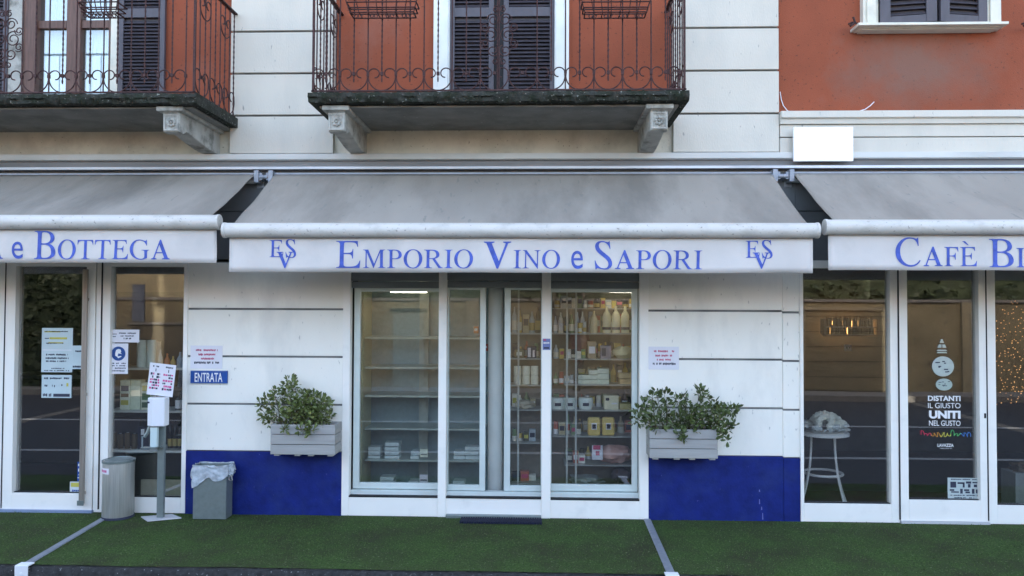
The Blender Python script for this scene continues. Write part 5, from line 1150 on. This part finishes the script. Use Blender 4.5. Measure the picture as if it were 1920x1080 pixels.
for i in range(9000):
    x = r3.uniform(-6, 26); top = 2.85+.35*mnoise.noise(Vector((x*.9, 0, 3)))+.15*mnoise.noise(Vector((x*3, 0, 8)))
    z = r3.uniform(1.6, top); y = -12.5-r3.uniform(0, .9); a_ = r3.uniform(0, 3.14); t_ = r3.uniform(-.8, .8); s_ = r3.uniform(.05, .11)
    u = Vector((math.cos(a_), math.sin(a_)*.5, t_)).normalized()*s_; v = u.cross(Vector((r3.gauss(0, 1), r3.gauss(0, 1), r3.gauss(0, 1)))).normalized()*s_*.6; c = Vector((x, y, z))
    mb.quad(c-u, c+v, c+u, c-v)
mb.build('foliage', 'hedge', T); mb = MB()
for i in range(33): mb.tube([(-5.8+i, -12.95, 0), (-5.8+i, -12.95, 2.4)], .05, 6)
mb.box(-5.9, -13.2, .3, 25.9, -12.7, 2.8); mb.build('inner_branches', 'hedge', T)
mb = MB(); r3 = random.Random(15)
T = thing('evergreen_hedge', 'dark clipped evergreen hedge in front of the low house', 'hedge', (-15, -11, 0))
for i in range(7000):
    x = r3.uniform(-22, -11.1); z = r3.uniform(.1, 3.1+.3*mnoise.noise(Vector((x, 0, 3)))); y = -10.9-r3.uniform(0, .25); a_ = r3.uniform(0, 3.14); s_ = r3.uniform(.05, .11)
    u = Vector((math.cos(a_), math.sin(a_)*.5, r3.uniform(-.8, .8))).normalized()*s_; v = u.cross(Vector((r3.gauss(0, 1), r3.gauss(0, 1), r3.gauss(0, 1)))).normalized()*s_*.6; c = Vector((x, y, z))
    mb.quad(c-u, c+v, c+u, c-v)
mb.build('foliage', 'hedge', T); MB().box(-22, -11.35, -.1, -11.15, -11.05, 2.9).build('inner_branches', 'hedge', T)
o = MB().box(-9.97, -11.398, 1.58, -9.67, -11.355, 2.5).build('window', plain('blue_grey_shutter', (.10, .115, .15)), W0); MB().box(-10.05, -11.398, 1.5, -8.3, -11.34, 1.56).build('sill', 'pave', o); MB().box(-10.0, -11.397, .2, -8.4, -11.385, 1.46).build('recessed_panel', plain('dark_beige_panel', (.10, .085, .055)), W0)
T = MB().box(6.35, -11.397, .02, 8.3, -11.37, 1.92).build('garage_door', plain('garage_beige', (.135, .118, .075)), W0)
mb = MB(); mb.box(6.25, -11.397, 0, 6.35, -11.33, 2.0); mb.box(8.3, -11.397, 0, 8.4, -11.33, 2.0); mb.box(6.35, -11.397, 1.92, 8.3, -11.33, 2.0); mb.build('frame', plain('garage_frame', (.20, .175, .12)), T)
mb = MB()
for i in range(5): mb.box(6.36, -11.3695, .36*i+.33, 8.29, -11.366, .36*i+.345)
mb.build('joint_lines', 'dark', T)
for k, xx_ in enumerate((-6.0, -1.6, 1.9, 4.6, 10.2, 13.5)):
    MB().box(xx_-.16, -11.4, 0, xx_+.16, -11.33, 2.12).build('pier', plain('pier_render', (.22, .19, .125), .9), W0)
def bare_tree(x, y, h, seed, label):
    r3 = random.Random(seed); T = thing('bare_tree', label, 'tree', (x, y, 0), 'bare trees across the street'); tk = MB(); tw = MB()
    def grow(p, d, L, r, lev):
        q = p+d*L; (tk if lev < 2 else tw).tube([p, p.lerp(q, .5)+Vector((r3.gauss(0, .03), r3.gauss(0, .03), 0))*L, q], [r, r*.85, r*.65], 6 if lev < 2 else 4)
        if lev >= 5: return
        for k in range(3):
            nd = (d+Vector((r3.gauss(0, .55), r3.gauss(0, .55), r3.gauss(.05, .35)))).normalized(); grow(p.lerp(q, r3.uniform(.6, 1)), nd, L*r3.uniform(.6, .8), r*.58, lev+1)
    grow(Vector((x, y, 0)), Vector((0, 0, 1)), h*.28, .10, 0); tk.build('trunk', 'bark', T); tw.build('twigs', 'bark', T)
bare_tree(.9, -10.9, 5.0, 2, 'bare street tree in front of the beige wall'); bare_tree(6.2, -12.6, 6.5, 5, 'tall bare tree behind the right part of the wall'); bare_tree(-5.2, -12.6, 6.0, 6, 'bare tree behind the wall beside the low house')
